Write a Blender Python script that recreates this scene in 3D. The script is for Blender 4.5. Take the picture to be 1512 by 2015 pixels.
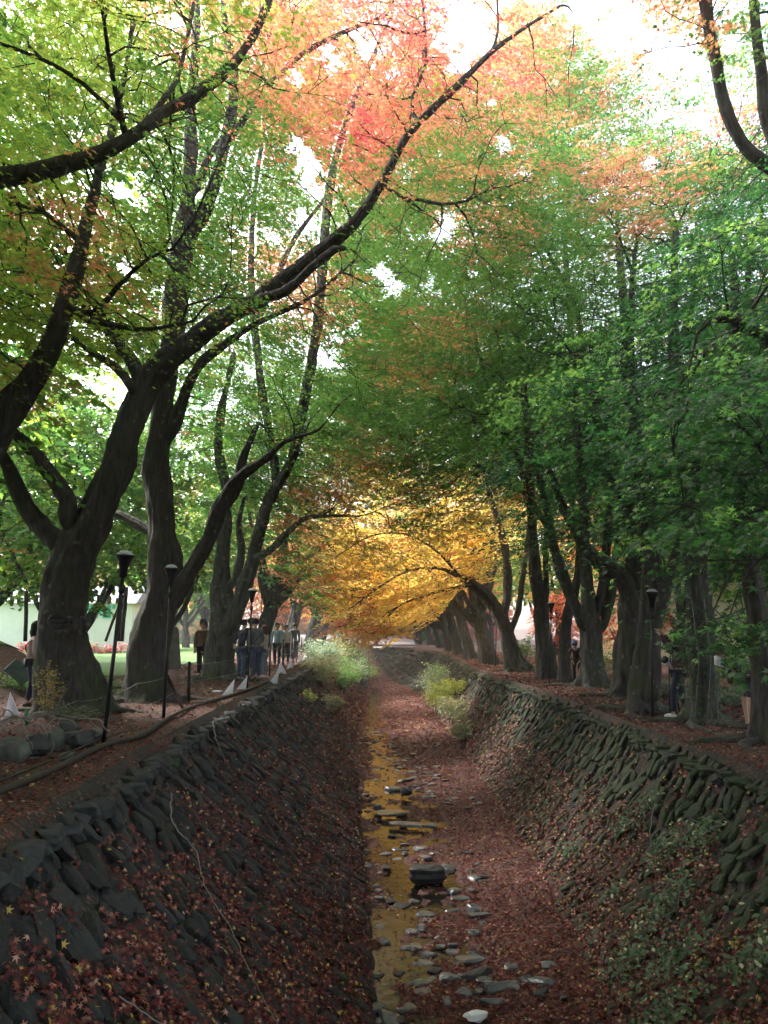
import bpy, bmesh, math, random
import numpy as np
from mathutils import Vector, Matrix, noise

for o in list(bpy.data.objects):
    bpy.data.objects.remove(o)
scene = bpy.context.scene
COL = scene.collection
RAD = math.radians

# ------------------------------------------------------------------ camera
PITCH, YAW, CAMZ, F = RAD(7.94), RAD(0.32), 1.5, 1631.0
cam_data = bpy.data.cameras.new('camera')
cam_data.sensor_fit = 'VERTICAL'
cam_data.sensor_height = 24.0
cam_data.sensor_width = 18.0
cam_data.lens = 24.0 * F / 2015.0
cam_data.clip_start = 0.05
cam_data.clip_end = 2000
cam = bpy.data.objects.new('camera', cam_data)
COL.objects.link(cam)
cam.location = (0, 0, CAMZ)
cam.rotation_euler = (RAD(90) + PITCH, 0, YAW)
scene.camera = cam

# ------------------------------------------------------------------ sky, sun, exposure
SUN_EL, SUN_AZ = RAD(40), RAD(-52)      # azimuth from +Y towards +X
w = bpy.data.worlds.new('World')
scene.world = w
w.use_nodes = True
wn = w.node_tree
sky = wn.nodes.new('ShaderNodeTexSky')
sky.sky_type = 'NISHITA'
sky.sun_disc = False
sky.sun_elevation = SUN_EL
sky.sun_rotation = SUN_AZ
sky.dust_density = 3.0
bgn = wn.nodes['Background']
hs = wn.nodes.new('ShaderNodeHueSaturation'); hs.inputs['Saturation'].default_value = 0.45   # thin bright cloud
wn.links.new(sky.outputs[0], hs.inputs['Color'])
wn.links.new(hs.outputs[0], bgn.inputs[0])
bgn.inputs[1].default_value = 0.15
sl = bpy.data.lights.new('sun', 'SUN')
sl.energy = 1.5
sl.angle = RAD(14)
sl.color = (1.0, 0.95, 0.87)
sun = bpy.data.objects.new('sun', sl)
COL.objects.link(sun)
sd = Vector((math.sin(SUN_AZ) * math.cos(SUN_EL), math.cos(SUN_AZ) * math.cos(SUN_EL), math.sin(SUN_EL)))
sun.rotation_euler = sd.to_track_quat('Z', 'Y').to_euler()
sun.location = (0, 0, 30)
vs = scene.view_settings
vs.view_transform = 'Standard'
vs.look = 'None'
vs.exposure = 2.65
vs.gamma = 1.0
cy = scene.cycles
cy.max_bounces = 6
cy.diffuse_bounces = 4
cy.glossy_bounces = 2
cy.transmission_bounces = 4
cy.transparent_max_bounces = 8
cy.caustics_reflective = False
cy.caustics_refractive = False
cy.sample_clamp_indirect = 6.0
cy.use_denoising = True
cy.use_adaptive_sampling = True
cy.adaptive_threshold = 0.02

# ------------------------------------------------------------------ projection helpers (photo pixels, 1512 x 2015)
_cp, _sp = math.cos(PITCH), math.sin(PITCH)
_cy, _sy = math.cos(YAW), math.sin(YAW)
RGT = np.array([_cy, _sy, 0.0])
FWD = np.array([-_sy * _cp, _cy * _cp, _sp])
UPV = np.cross(RGT, FWD)
CAM = np.array([0, 0, CAMZ])

def ray(px, py):
    return FWD + RGT * ((px - 756.0) / F) + UPV * ((1007.5 - py) / F)

def W(px, py, Y):
    d = ray(px, py)
    return Vector((CAM + d * (Y / d[1])).tolist())

def Wz(px, py, z):
    d = ray(px, py)
    return Vector((CAM + d * ((z - CAMZ) / d[2])).tolist())

def proj(P):
    q = np.asarray(P, dtype=np.float64) - CAM
    dep = q @ FWD
    dd = np.where(dep > 0.05, dep, 1e9)
    return 756 + F * (q @ RGT) / dd, 1007.5 - F * (q @ UPV) / dd, dep

# ------------------------------------------------------------------ object helpers
def tag(o, label=None, cat=None, group=None, kind=None):
    if label: o['label'] = label
    if cat: o['category'] = cat
    if group: o['group'] = group
    if kind: o['kind'] = kind
    return o

def empty(name, loc=(0, 0, 0), rz=0.0, label=None, cat=None, group=None):
    o = bpy.data.objects.new(name, None)
    COL.objects.link(o)
    o.location = loc
    o.rotation_euler = (0, 0, rz)
    return tag(o, label, cat, group)

def link_mesh(name, me, mat=None, parent=None):
    o = bpy.data.objects.new(name, me)
    COL.objects.link(o)
    if mat is not None and not me.materials:
        me.materials.append(mat)
    if parent is not None:
        o.parent = parent
    return o

def copy_tree(o, parent=None):
    c = o.copy()
    COL.objects.link(c)
    if parent is not None:
        c.parent = parent
    for ch in [x for x in COL.objects if x.parent == o]:
        copy_tree(ch, c)
    return c

def np_mesh(name, verts, loops, counts, mat, smooth=True, fcol=None, vcol=None, parent=None):
    me = bpy.data.meshes.new(name)
    verts = np.ascontiguousarray(verts, dtype=np.float32)
    loops = np.ascontiguousarray(loops, dtype=np.int32).ravel()
    counts = np.asarray(counts, dtype=np.int32)
    starts = np.concatenate([[0], np.cumsum(counts)[:-1]]).astype(np.int32)
    me.vertices.add(len(verts)); me.loops.add(len(loops)); me.polygons.add(len(counts))
    me.vertices.foreach_set('co', verts.ravel())
    me.loops.foreach_set('vertex_index', loops)
    me.polygons.foreach_set('loop_start', starts)
    me.polygons.foreach_set('loop_total', counts)
    me.polygons.foreach_set('use_smooth', np.full(len(counts), smooth, dtype=bool))
    me.update(calc_edges=True)
    if fcol is not None:
        a = me.attributes.new('col', 'FLOAT_COLOR', 'FACE')
        c4 = np.ones((len(counts), 4), dtype=np.float32); c4[:, :3] = fcol
        a.data.foreach_set('color', c4.ravel())
    if vcol is not None:
        a = me.attributes.new('col', 'FLOAT_COLOR', 'POINT')
        c4 = np.ones((len(verts), 4), dtype=np.float32); c4[:, :3] = vcol
        a.data.foreach_set('color', c4.ravel())
    return link_mesh(name, me, mat, parent)

def obj_bm(name, bm, mat, parent=None, smooth=False):
    me = bpy.data.meshes.new(name)
    for f in bm.faces: f.smooth = smooth
    bm.to_mesh(me); bm.free()
    return link_mesh(name, me, mat, parent)

def resample(pts, step):
    """Catmull-Rom through rows of (x, y, z, r) at about `step` spacing"""
    P = np.array(pts, dtype=float)
    if len(P) < 2: return P
    Q = np.vstack([2 * P[0] - P[1], P, 2 * P[-1] - P[-2]])
    out = []
    for i in range(1, len(Q) - 2):
        n = max(1, int(round(np.linalg.norm(Q[i + 1][:3] - Q[i][:3]) / step)))
        t = (np.arange(n) / n)[:, None]
        a, b, c, d = Q[i - 1], Q[i], Q[i + 1], Q[i + 2]
        out.append(0.5 * ((2 * b) + (-a + c) * t + (2 * a - 5 * b + 4 * c - d) * t ** 2 + (-a + 3 * b - 3 * c + d) * t ** 3))
    out.append(P[-1:])
    o = np.vstack(out)
    o[:, 3] = np.maximum(o[:, 3], 0.002)
    return o

def tube_arrays(P, R, sides, cap=True, phase=0.0, mod=None):
    P = np.asarray(P, float); n = len(P)
    T = np.gradient(P, axis=0)
    T /= np.linalg.norm(T, axis=1)[:, None] + 1e-9
    m = T.mean(axis=0)
    ref = np.array([1.0, 0, 0]) if abs(m[0]) < 0.6 * np.linalg.norm(m) + 1e-6 else np.array([0, 1.0, 0])
    if abs(m[1]) > abs(m[2]) and abs(m[0]) < 0.6: ref = np.array([0.3, 0, 1.0])
    A = np.cross(T, ref); A /= np.linalg.norm(A, axis=1)[:, None] + 1e-9
    B = np.cross(T, A)
    th = phase + np.arange(sides) * 2 * np.pi / sides
    rr = np.asarray(R, float)[:, None] * np.ones((1, sides))
    if mod is not None: rr = rr * mod(P, th)
    V = P[:, None, :] + rr[..., None] * (np.cos(th)[None, :, None] * A[:, None, :] + np.sin(th)[None, :, None] * B[:, None, :])
    V = V.reshape(-1, 3)
    i = np.arange(n - 1)[:, None] * sides; j = np.arange(sides)[None, :]; j2 = (j + 1) % sides
    Fq = np.stack([i + j, i + j2, i + sides + j2, i + sides + j], axis=-1).reshape(-1, 4)
    loops = [Fq.ravel()]; counts = [np.full(len(Fq), 4)]
    if cap:
        loops.append(np.arange(sides)[::-1]); counts.append([sides])
        loops.append((n - 1) * sides + np.arange(sides)); counts.append([sides])
    return V, np.concatenate(loops), np.concatenate(counts)

class Acc:
    def __init__(s): s.v = []; s.l = []; s.c = []; s.n = 0
    def add(s, V, L, C):
        s.v.append(V); s.l.append(np.asarray(L) + s.n); s.c.append(np.asarray(C)); s.n += len(V)
    def tube(s, P, R, sides=8, **k):
        P = np.asarray(P, float)
        R = np.full(len(P), R) if np.isscalar(R) else R
        s.add(*tube_arrays(P, R, sides, **k))
    def box(s, c, sz, rot=None):
        c = np.array(c, float); h = np.array(sz, float) / 2
        V = np.array([[x, y, z] for x in (-1, 1) for y in (-1, 1) for z in (-1, 1)], float) * h
        if rot is not None: V = V @ np.array(rot).T
        s.add(V + c, [0, 1, 3, 2, 4, 6, 7, 5, 0, 4, 5, 1, 2, 3, 7, 6, 0, 2, 6, 4, 1, 5, 7, 3], [4] * 6)
    def lathe(s, c, prof, sides=16):
        """prof: (r, z) rows"""
        c = np.array(c, float); th = np.arange(sides) * 2 * np.pi / sides
        V = np.array([[r * math.cos(t), r * math.sin(t), z] for r, z in prof for t in th]) + c
        n = len(prof); L = []; C = []
        for i in range(n - 1):
            for j in range(sides):
                k = (j + 1) % sides
                L += [i * sides + j, i * sides + k, (i + 1) * sides + k, (i + 1) * sides + j]; C.append(4)
        L += list(range(sides))[::-1]; C.append(sides)
        L += [(n - 1) * sides + j for j in range(sides)]; C.append(sides)
        s.add(V, L, C)
    def build(s, name, mat, parent=None, smooth=True, **k):
        return np_mesh(name, np.vstack(s.v), np.concatenate(s.l), np.concatenate(s.c), mat, smooth, parent=parent, **k)

# ------------------------------------------------------------------ materials
def new_mat(name):
    m = bpy.data.materials.new(name)
    m.use_nodes = True
    nt = m.node_tree
    return m, nt, nt.nodes['Principled BSDF']

def nd(nt, t, **k):
    n = nt.nodes.new(t)
    for a, b in k.items():
        if a in n.inputs.keys(): n.inputs[a].default_value = b
        else: setattr(n, a, b)
    return n

def ramp(nt, src, stops):
    r = nt.nodes.new('ShaderNodeValToRGB')
    while len(r.color_ramp.elements) > 1: r.color_ramp.elements.remove(r.color_ramp.elements[-1])
    r.color_ramp.elements[0].position = stops[0][0]
    r.color_ramp.elements[0].color = tuple(stops[0][1]) + (1,)
    for p, c in stops[1:]:
        e = r.color_ramp.elements.new(p); e.color = tuple(c) + (1,)
    nt.links.new(src, r.inputs[0])
    return r.outputs[0]

def mixc(nt, f, a, b):
    m = nt.nodes.new('ShaderNodeMix'); m.data_type = 'RGBA'
    for s, v in ((m.inputs[0], f), (m.inputs[6], a), (m.inputs[7], b)):
        if isinstance(v, (int, float)): s.default_value = v
        elif isinstance(v, tuple): s.default_value = v + (1,) if len(v) == 3 else v
        else: nt.links.new(v, s)
    return m.outputs[2]

def simple(name, col, rough=0.7, metal=0.0, var=0.25, scale=12.0, bump=0.15):
    m, nt, b = new_mat(name)
    n = nd(nt, 'ShaderNodeTexNoise', Scale=scale, Detail=5.0)
    tc = nt.nodes.new('ShaderNodeTexCoord'); nt.links.new(tc.outputs['Object'], n.inputs['Vector'])
    c = ramp(nt, n.outputs['Fac'], [(0.3, tuple(x * (1 - var) for x in col)), (0.7, tuple(min(1, x * (1 + var)) for x in col))])
    nt.links.new(c, b.inputs['Base Color'])
    b.inputs['Roughness'].default_value = rough
    b.inputs['Metallic'].default_value = metal
    if bump:
        bp = nd(nt, 'ShaderNodeBump', Strength=bump, Distance=0.02)
        nt.links.new(n.outputs['Fac'], bp.inputs['Height']); nt.links.new(bp.outputs[0], b.inputs['Normal'])
    return m

def leaf_mat(name, trans=0.5, boost=1.0, rough=0.45, tboost=1.3):
    m, nt, b = new_mat(name)
    nt.nodes.remove(b)
    out = nt.nodes['Material Output']
    at = nd(nt, 'ShaderNodeAttribute', attribute_name='col')
    d = nt.nodes.new('ShaderNodeBsdfDiffuse'); t = nt.nodes.new('ShaderNodeBsdfTranslucent'); g = nd(nt, 'ShaderNodeBsdfGlossy', Roughness=rough)
    hv = nd(nt, 'ShaderNodeHueSaturation', Saturation=1.0, Value=tboost)
    nt.links.new(at.outputs['Color'], hv.inputs['Color'])
    nt.links.new(at.outputs['Color'], d.inputs['Color']); nt.links.new(hv.outputs[0], t.inputs['Color'])
    g.inputs['Color'].default_value = (0.8, 0.8, 0.8, 1)
    mx = nd(nt, 'ShaderNodeMixShader'); mx.inputs[0].default_value = trans
    nt.links.new(d.outputs[0], mx.inputs[1]); nt.links.new(t.outputs[0], mx.inputs[2])
    mg = nd(nt, 'ShaderNodeMixShader'); mg.inputs[0].default_value = 0.035
    nt.links.new(mx.outputs[0], mg.inputs[1]); nt.links.new(g.outputs[0], mg.inputs[2])
    nt.links.new(mg.outputs[0], out.inputs[0])
    return m

def bark_mat(name, base, moss=0.3, lichen=0.5):
    m, nt, b = new_mat(name)
    geo = nt.nodes.new('ShaderNodeNewGeometry')
    mp = nd(nt, 'ShaderNodeMapping'); mp.inputs['Scale'].default_value = (1, 1, 0.22)
    nt.links.new(geo.outputs['Position'], mp.inputs['Vector'])
    n1 = nd(nt, 'ShaderNodeTexNoise', Scale=14.0, Detail=8.0, Roughness=0.65); nt.links.new(mp.outputs[0], n1.inputs['Vector'])
    n2 = nd(nt, 'ShaderNodeTexNoise', Scale=1.7, Detail=5.0); nt.links.new(geo.outputs['Position'], n2.inputs['Vector'])
    n3 = nd(nt, 'ShaderNodeTexNoise', Scale=11.0, Detail=6.0, Roughness=0.7); nt.links.new(geo.outputs['Position'], n3.inputs['Vector'])
    c = ramp(nt, n1.outputs['Fac'], [(0.3, tuple(x * 0.22 for x in base)), (0.48, base), (0.72, tuple(x * 2.1 for x in base))])
    mf = ramp(nt, n2.outputs['Fac'], [(0.62 - moss * 0.4, (0, 0, 0)), (0.72 - moss * 0.3, (1, 1, 1))])
    sx = nt.nodes.new('ShaderNodeSeparateXYZ'); nt.links.new(geo.outputs['Position'], sx.inputs[0])
    lo = nd(nt, 'ShaderNodeMapRange'); lo.inputs['From Min'].default_value = 0.0; lo.inputs['From Max'].default_value = 4.0
    lo.inputs['To Min'].default_value = 0.85; lo.inputs['To Max'].default_value = 0.1
    nt.links.new(sx.outputs[2], lo.inputs['Value'])
    mm = nd(nt, 'ShaderNodeMath', operation='MULTIPLY'); nt.links.new(mf, mm.inputs[0]); nt.links.new(lo.outputs[0], mm.inputs[1])
    c = mixc(nt, mm.outputs[0], c, (0.035, 0.05, 0.014))
    vo = nd(nt, 'ShaderNodeTexVoronoi', Scale=4.0); nt.links.new(geo.outputs['Position'], vo.inputs['Vector'])
    ad = nd(nt, 'ShaderNodeMath', operation='MULTIPLY_ADD'); nt.links.new(n3.outputs['Fac'], ad.inputs[0]); ad.inputs[1].default_value = 0.9
    nt.links.new(vo.outputs['Distance'], ad.inputs[2])
    lf = ramp(nt, ad.outputs[0], [(0.50 + 0.06 * lichen, (1, 1, 1)), (0.58 + 0.06 * lichen, (0, 0, 0))])
    ml = nd(nt, 'ShaderNodeMath', operation='MULTIPLY'); nt.links.new(lf, ml.inputs[0]); ml.inputs[1].default_value = 0.55
    c = mixc(nt, ml.outputs[0], c, (0.2, 0.205, 0.18))
    nt.links.new(c, b.inputs['Base Color'])
    b.inputs['Roughness'].default_value = 0.85
    bp = nd(nt, 'ShaderNodeBump', Strength=1.0, Distance=0.06)
    nt.links.new(n1.outputs['Fac'], bp.inputs['Height']); nt.links.new(bp.outputs[0], b.inputs['Normal'])
    return m

M = {}
M['leaf'] = leaf_mat('maple_leaf', 0.58, tboost=1.75)
M['litter'] = leaf_mat('dry_leaf', 0.15)
M['herb'] = leaf_mat('herb_leaf', 0.35)
M['bark'] = bark_mat('bark', (0.042, 0.036, 0.033), 0.3, 0.4)
M['bark_pale'] = bark_mat('bark_pale', (0.06, 0.057, 0.052), 0.35, 1.3)
M['black'] = simple('black_steel', (0.012, 0.012, 0.014), 0.4, 0.3, bump=0)
M['rock'] = simple('grey_rock', (0.085, 0.095, 0.115), 0.3, 0, 0.45, 9.0, 0.6)
M['rock_dark'] = simple('dark_rock', (0.03, 0.031, 0.034), 0.6, 0, 0.5, 9.0, 0.6)
M['paper'] = simple('white_paper', (0.85, 0.86, 0.95), 0.6, 0, 0.03, 5, 0)
m, nt, b = new_mat('thin_paper')
_d = nd(nt, 'ShaderNodeBsdfDiffuse'); _d.inputs[0].default_value = (.9, .9, .97, 1)
_t = nd(nt, 'ShaderNodeBsdfTranslucent'); _t.inputs[0].default_value = (.95, .95, 1, 1)
_x = nd(nt, 'ShaderNodeMixShader'); _x.inputs[0].default_value = 0.5
nt.links.new(_d.outputs[0], _x.inputs[1]); nt.links.new(_t.outputs[0], _x.inputs[2]); nt.links.new(_x.outputs[0], nt.nodes['Material Output'].inputs[0])
M['cone_paper'] = m
M['wood'] = simple('old_wood', (0.04, 0.03, 0.024), 0.8, 0, 0.4, 20, 0.5)
# ------------------------------------------------------------------ terrain
rng = np.random.default_rng(7)
def lerp_tab(tab):
    xs = np.array([t[0] for t in tab], float); ys = np.array([t[1] for t in tab], float)
    return lambda v: np.interp(v, xs, ys)
EL = lerp_tab([(0, -2.5), (5.4, -2.6), (7.6, -2.66), (10, -2.82), (13, -2.9), (16.5, -2.96), (30, -3.1), (60, -3.2), (76, -3.2)])    # left bank edge
ER = lerp_tab([(0, 4.1), (4, 4.2), (9.2, 4.22), (12, 4.1), (18, 4.08), (24, 3.85), (29, 3.58), (54, 3.6), (62, 2.9), (70, 1.2), (76, -.6)])
BL = lerp_tab([(0, 0.0), (8.4, -0.2), (14, -0.43), (20, -0.8), (33, -1.25), (62, -1.6), (76, -1.9)])
BR = lerp_tab([(0, 2.1), (8.4, 2.15), (14, 2.45), (20, 2.4), (33, 2.25), (52, 1.6), (60, .5), (68, -1.0), (76, -1.7)])
ZL, ZR, ZB = 0.0, -0.2, -2.5
def sstep(a, b, x):
    t = np.clip((x - a) / (b - a), 0, 1); return t * t * (3 - 2 * t)
def fn(x, y, s=1.0, o=0.0):
    """cheap smooth pseudo noise, about -1..1"""
    x = x * s + o; y = y * s - o * 0.7
    return (np.sin(x * 1.3 + 1.7 * np.sin(y * 0.9 + o)) + np.sin(y * 1.7 + 1.3 * np.sin(x * 1.1 + 2 * o)) + 0.6 * np.sin(2.7 * x + 2.1 * y) + 0.5 * np.sin(3.9 * y - 3.1 * x + o)) / 2.6
def bed_lift(Y):
    return sstep(58, 75, Y) * 2.1
def zl(X, Y):
    bank = 1.32 * sstep(-7.2, -10.2, X) * (1 - sstep(20, 25, Y)) if False else 1.32 * sstep(7.4, 10.4, -X) * (1 - sstep(20.5, 25.5, Y))
    return ZL + bank + 0.03 * fn(X, Y, 1.1) - 0.25 * sstep(30, 60, Y) * 0
def zr(X, Y):
    return ZR + 0.03 * fn(X, Y, 1.2, 3) + 0.25 * sstep(9, 16, X)
WID = lerp_tab([(0, .35), (8, .36), (11, .5), (14, .72), (20, .72), (30, .5), (60, .4)])
_XC = lerp_tab([(0, .1), (8, .08), (10, .06), (14, .36), (20, .05), (26, 0), (34, -.5), (60, -.9)])
def xc(Y): return _XC(Y) + 0.06 * np.sin(Y * 1.1)
def zbed(X, Y):
    bl, br = BL(Y), BR(Y)
    z = ZB + 0.05 * fn(X, Y, 2.2, 1) + 0.035 * fn(X, Y, 5.5, 2)
    z = ZB + 0.006 + 0.045 * fn(X, Y, 2.1, 1) + 0.026 * fn(X, Y, 6.5, 2)
    wd = WID(Y)
    z = z + 0.17 * sstep(0.2, 1.6, X - xc(Y) - wd) + 0.2 * sstep(0.05, 0.5, xc(Y) - X - wd * .9)
    z = z - 0.04 * np.exp(-((X - xc(Y)) / wd) ** 4) - 0.045 * np.exp(-((X - xc(Y) + .25 * wd) / .2) ** 2)
    return z + bed_lift(Y)
WATER = ZB - 0.024

def litter_ground(name, dirt, leafmix, leafcols, scale=34.0, patch=1.2):
    """ground with a mosaic of dead leaves, procedural"""
    m, nt, b = new_mat(name)
    geo = nt.nodes.new('ShaderNodeNewGeometry')
    vo = nd(nt, 'ShaderNodeTexVoronoi', Scale=scale); nt.links.new(geo.outputs['Position'], vo.inputs['Vector'])
    sep = nt.nodes.new('ShaderNodeSeparateColor'); nt.links.new(vo.outputs['Color'], sep.inputs[0])
    k = len(leafcols)
    lc = ramp(nt, sep.outputs[0], [(i / k, c) for i, c in enumerate(leafcols)])
    nz = nd(nt, 'ShaderNodeTexNoise', Scale=patch, Detail=6.0); nt.links.new(geo.outputs['Position'], nz.inputs['Vector'])
    ad = nd(nt, 'ShaderNodeMath', operation='MULTIPLY_ADD'); nt.links.new(sep.outputs[1], ad.inputs[0]); ad.inputs[1].default_value = 0.5
    nt.links.new(nz.outputs['Fac'], ad.inputs[2])
    f = ramp(nt, ad.outputs[0], [(leafmix, (0, 0, 0)), (leafmix + 0.05, (1, 1, 1))])
    n2 = nd(nt, 'ShaderNodeTexNoise', Scale=9.0, Detail=6.0); nt.links.new(geo.outputs['Position'], n2.inputs['Vector'])
    dc = ramp(nt, n2.outputs['Fac'], [(0.3, tuple(x * 0.5 for x in dirt)), (0.7, tuple(x * 1.5 for x in dirt))])
    c = mixc(nt, f, dc, lc)
    nt.links.new(c, b.inputs['Base Color'])
    b.inputs['Roughness'].default_value = 0.9
    bp = nd(nt, 'ShaderNodeBump', Strength=0.8, Distance=0.02)
    nt.links.new(vo.outputs['Distance'], bp.inputs['Height']); nt.links.new(bp.outputs[0], b.inputs['Normal'])
    return m
LC = [(0.09, 0.018, 0.016), (0.045, 0.014, 0.012), (0.12, 0.028, 0.02), (0.026, 0.012, 0.010), (0.15, 0.055, 0.032), (0.065, 0.019, 0.018), (0.17, 0.075, 0.048)]
M['soil'] = litter_ground('path_litter', (0.045, 0.03, 0.025), 0.62, LC)
M['bed'] = litter_ground('bed_litter', (0.03, 0.02, 0.018), 0.55, LC, 30)
M['wall_base'] = litter_ground('wall_crevice', (0.022, 0.022, 0.02), 0.85, LC, 30)

def sheet(name, xs_of_y, ys, zf, mat, kind='structure', label=None, cat=None, vcolf=None):
    V = []; nx = None
    for y in ys:
        xs = xs_of_y(y); nx = len(xs)
        V.append(np.stack([xs, np.full(nx, y), zf(xs, np.full(nx, y))], axis=-1))
    V = np.array(V); ny = len(ys)
    i = np.arange(ny - 1)[:, None] * nx; j = np.arange(nx - 1)[None, :]
    Fq = np.stack([i + j, i + j + 1, i + nx + j + 1, i + nx + j], axis=-1).reshape(-1, 4)
    o = np_mesh(name, V.reshape(-1, 3), Fq.ravel(), np.full(len(Fq), 4), mat, True)
    return tag(o, label, cat, None, kind)

YS = np.concatenate([np.arange(-6, 30, 0.25), np.arange(30, 76, 0.5)])
# left bank: path, dirt bank; the lawn lies over it further out
sheet('path', lambda y: EL(y) - np.concatenate([np.arange(0, 9, 0.25), np.geomspace(9, 14, 6)]), YS, zl, M['soil'])
M['lawn'] = simple('lawn', (0.09, 0.2, 0.03), 0.9, 0, 0.3, 3.0, 0.3)
M['far_ground'] = litter_ground('far_ground', (0.05, 0.04, 0.025), 0.75, LC, 12)
def lawn_y(y): return EL(y) - 14 - np.concatenate([[0], np.geomspace(0.8, 170, 26)])
sheet('field', lawn_y, YS, lambda X, Y: zl(X, Y) + 0.004, M['lawn'])
sheet('lawn', lambda y: EL(y) - np.linspace(5.2, 14, 20), np.arange(26, 76, 1.0), lambda X, Y: zl(X, Y) + 0.03 + 0 * X, M['lawn'])
sheet('terrace_grass', lambda y: EL(y) - np.linspace(6.5, 14, 16), np.arange(4, 22.5, 0.5), lambda X, Y: zl(X, Y) + 0.045, M['lawn'])
sheet('walkway', lambda y: ER(y) + np.concatenate([np.arange(0, 6, 0.25), np.geomspace(6, 14, 10)]), YS, zr, M['soil'])
sheet('woodland_ground', lambda y: ER(y) + 14 + np.concatenate([[0], np.geomspace(0.8, 170, 24)]), YS, zr, M['far_ground'])
sheet('canal_bed', lambda y: np.linspace(BL(y) - 0.08, BR(y) + 0.08, 34), YS, zbed, M['bed'])
# beyond the end of the ditch: level ground to the horizon
sheet('ground', lambda y: np.concatenate([-np.geomspace(180, 4, 14), [-3.2, -1.5, 0, 1.5, 3.5, 5.2], np.geomspace(7, 190, 14)]),
      np.concatenate([[76], np.geomspace(80, 900, 16)]), lambda X, Y: -0.2 + 0 * X, M['far_ground'])
M['asphalt'] = simple('pale_asphalt', (0.22, 0.22, 0.25), 0.6, 0, 0.15, 4)
sheet('road', lambda y: np.linspace(-14, 2.6, 10), np.array([81.0, 86, 92, 98.]), lambda X, Y: -0.17 + 0.05 * (Y - 81) + 0 * X, M['asphalt'])

# ---- water
m, nt, b = new_mat('stream_water')
b.inputs['Base Color'].default_value = (0.010, 0.009, 0.008, 1)
b.inputs['Roughness'].default_value = 0.08
b.inputs['IOR'].default_value = 1.33
b.inputs['Specular IOR Level'].default_value = 0.22
geo = nt.nodes.new('ShaderNodeNewGeometry')
nz = nd(nt, 'ShaderNodeTexNoise', Scale=7.0, Detail=4.0); nt.links.new(geo.outputs['Position'], nz.inputs['Vector'])
bp = nd(nt, 'ShaderNodeBump', Strength=0.3, Distance=0.03); nt.links.new(nz.outputs['Fac'], bp.inputs['Height']); nt.links.new(bp.outputs[0], b.inputs['Normal'])
M['water'] = m
sheet('water', lambda y: np.linspace(BL(y) + 0.02, BR(y) - 0.4, 8), np.arange(-6, 58, 1.0), lambda X, Y: WATER + 0 * X, M['water'])

# ---- rough stone generator
def ico(sub):
    bm = bmesh.new(); bmesh.ops.create_icosphere(bm, subdivisions=sub, radius=1.0)
    V = np.array([v.co[:] for v in bm.verts]); Fc = np.array([[v.index for v in f.verts] for f in bm.faces]); bm.free()
    return V, Fc
ICO1, ICO2, ICO3 = ico(1), ico(2), ico(3)
def rocky(V, r, amt=0.2, box=0.5, planes=7):
    """angular boulder: push a sphere towards a box, then cut it by random planes"""
    V = V.copy()
    q = np.sign(V) * np.abs(V) ** (1 - box * 0.75)
    q /= np.max(np.abs(q), axis=1)[:, None] ** (box * 0.6)
    for _ in range(planes):
        n = r.normal(size=3); n /= np.linalg.norm(n)
        d = q @ n; h = r.uniform(0.55, 0.9)
        q = q - np.clip(d - h, 0, None)[:, None] * n * r.uniform(0.6, 1.0)
    ph = r.uniform(0, 6, 3)
    q = q * (1 + amt * 0.4 * (np.sin(q[:, 0] * 4 + ph[0]) * np.sin(q[:, 1] * 5 + ph[1]) + 0.5 * np.sin(q[:, 2] * 7 + ph[2])))[:, None]
    return q

# ---- stone facing of the two slopes
def wall_mat(name, moss):
    m, nt, b = new_mat(name)
    geo = nt.nodes.new('ShaderNodeNewGeometry')
    n1 = nd(nt, 'ShaderNodeTexNoise', Scale=16.0, Detail=7.0, Roughness=0.7); nt.links.new(geo.outputs['Position'], n1.inputs['Vector'])
    n2 = nd(nt, 'ShaderNodeTexNoise', Scale=1.1, Detail=5.0); nt.links.new(geo.outputs['Position'], n2.inputs['Vector'])
    n3 = nd(nt, 'ShaderNodeTexNoise', Scale=24.0, Detail=4.0); nt.links.new(geo.outputs['Position'], n3.inputs['Vector'])
    at = nd(nt, 'ShaderNodeAttribute', attribute_name='col')
    c = ramp(nt, n1.outputs['Fac'], [(0.3, (0.45, 0.45, 0.45)), (0.75, (1.5, 1.5, 1.5))])
    mul = nt.nodes.new('ShaderNodeMix'); mul.data_type = 'RGBA'; mul.blend_type = 'MULTIPLY'; mul.inputs[0].default_value = 1.0
    nt.links.new(at.outputs['Color'], mul.inputs[6]); nt.links.new(c, mul.inputs[7])
    mc = ramp(nt, n3.outputs['Fac'], [(0.3, (0.007, 0.012, 0.004)), (0.7, (0.026, 0.05, 0.010))])
    ad = nd(nt, 'ShaderNodeMath', operation='MULTIPLY_ADD'); nt.links.new(n3.outputs['Fac'], ad.inputs[0]); ad.inputs[1].default_value = 0.35
    nt.links.new(n2.outputs['Fac'], ad.inputs[2])
    f = ramp(nt, ad.outputs[0], [(0.85 - moss * 0.45, (0, 0, 0)), (0.93 - moss * 0.4, (1, 1, 1))])
    nt.links.new(mixc(nt, f, mul.outputs[2], mc), b.inputs['Base Color'])
    b.inputs['Roughness'].default_value = 0.75
    bp = nd(nt, 'ShaderNodeBump', Strength=0.8, Distance=0.02)
    nt.links.new(n1.outputs['Fac'], bp.inputs['Height']); nt.links.new(bp.outputs[0], b.inputs['Normal'])
    return m
M['wall_left'] = wall_mat('slate_wall', 0.15)
M['wall_right'] = wall_mat('mossy_wall', 0.85)

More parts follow.
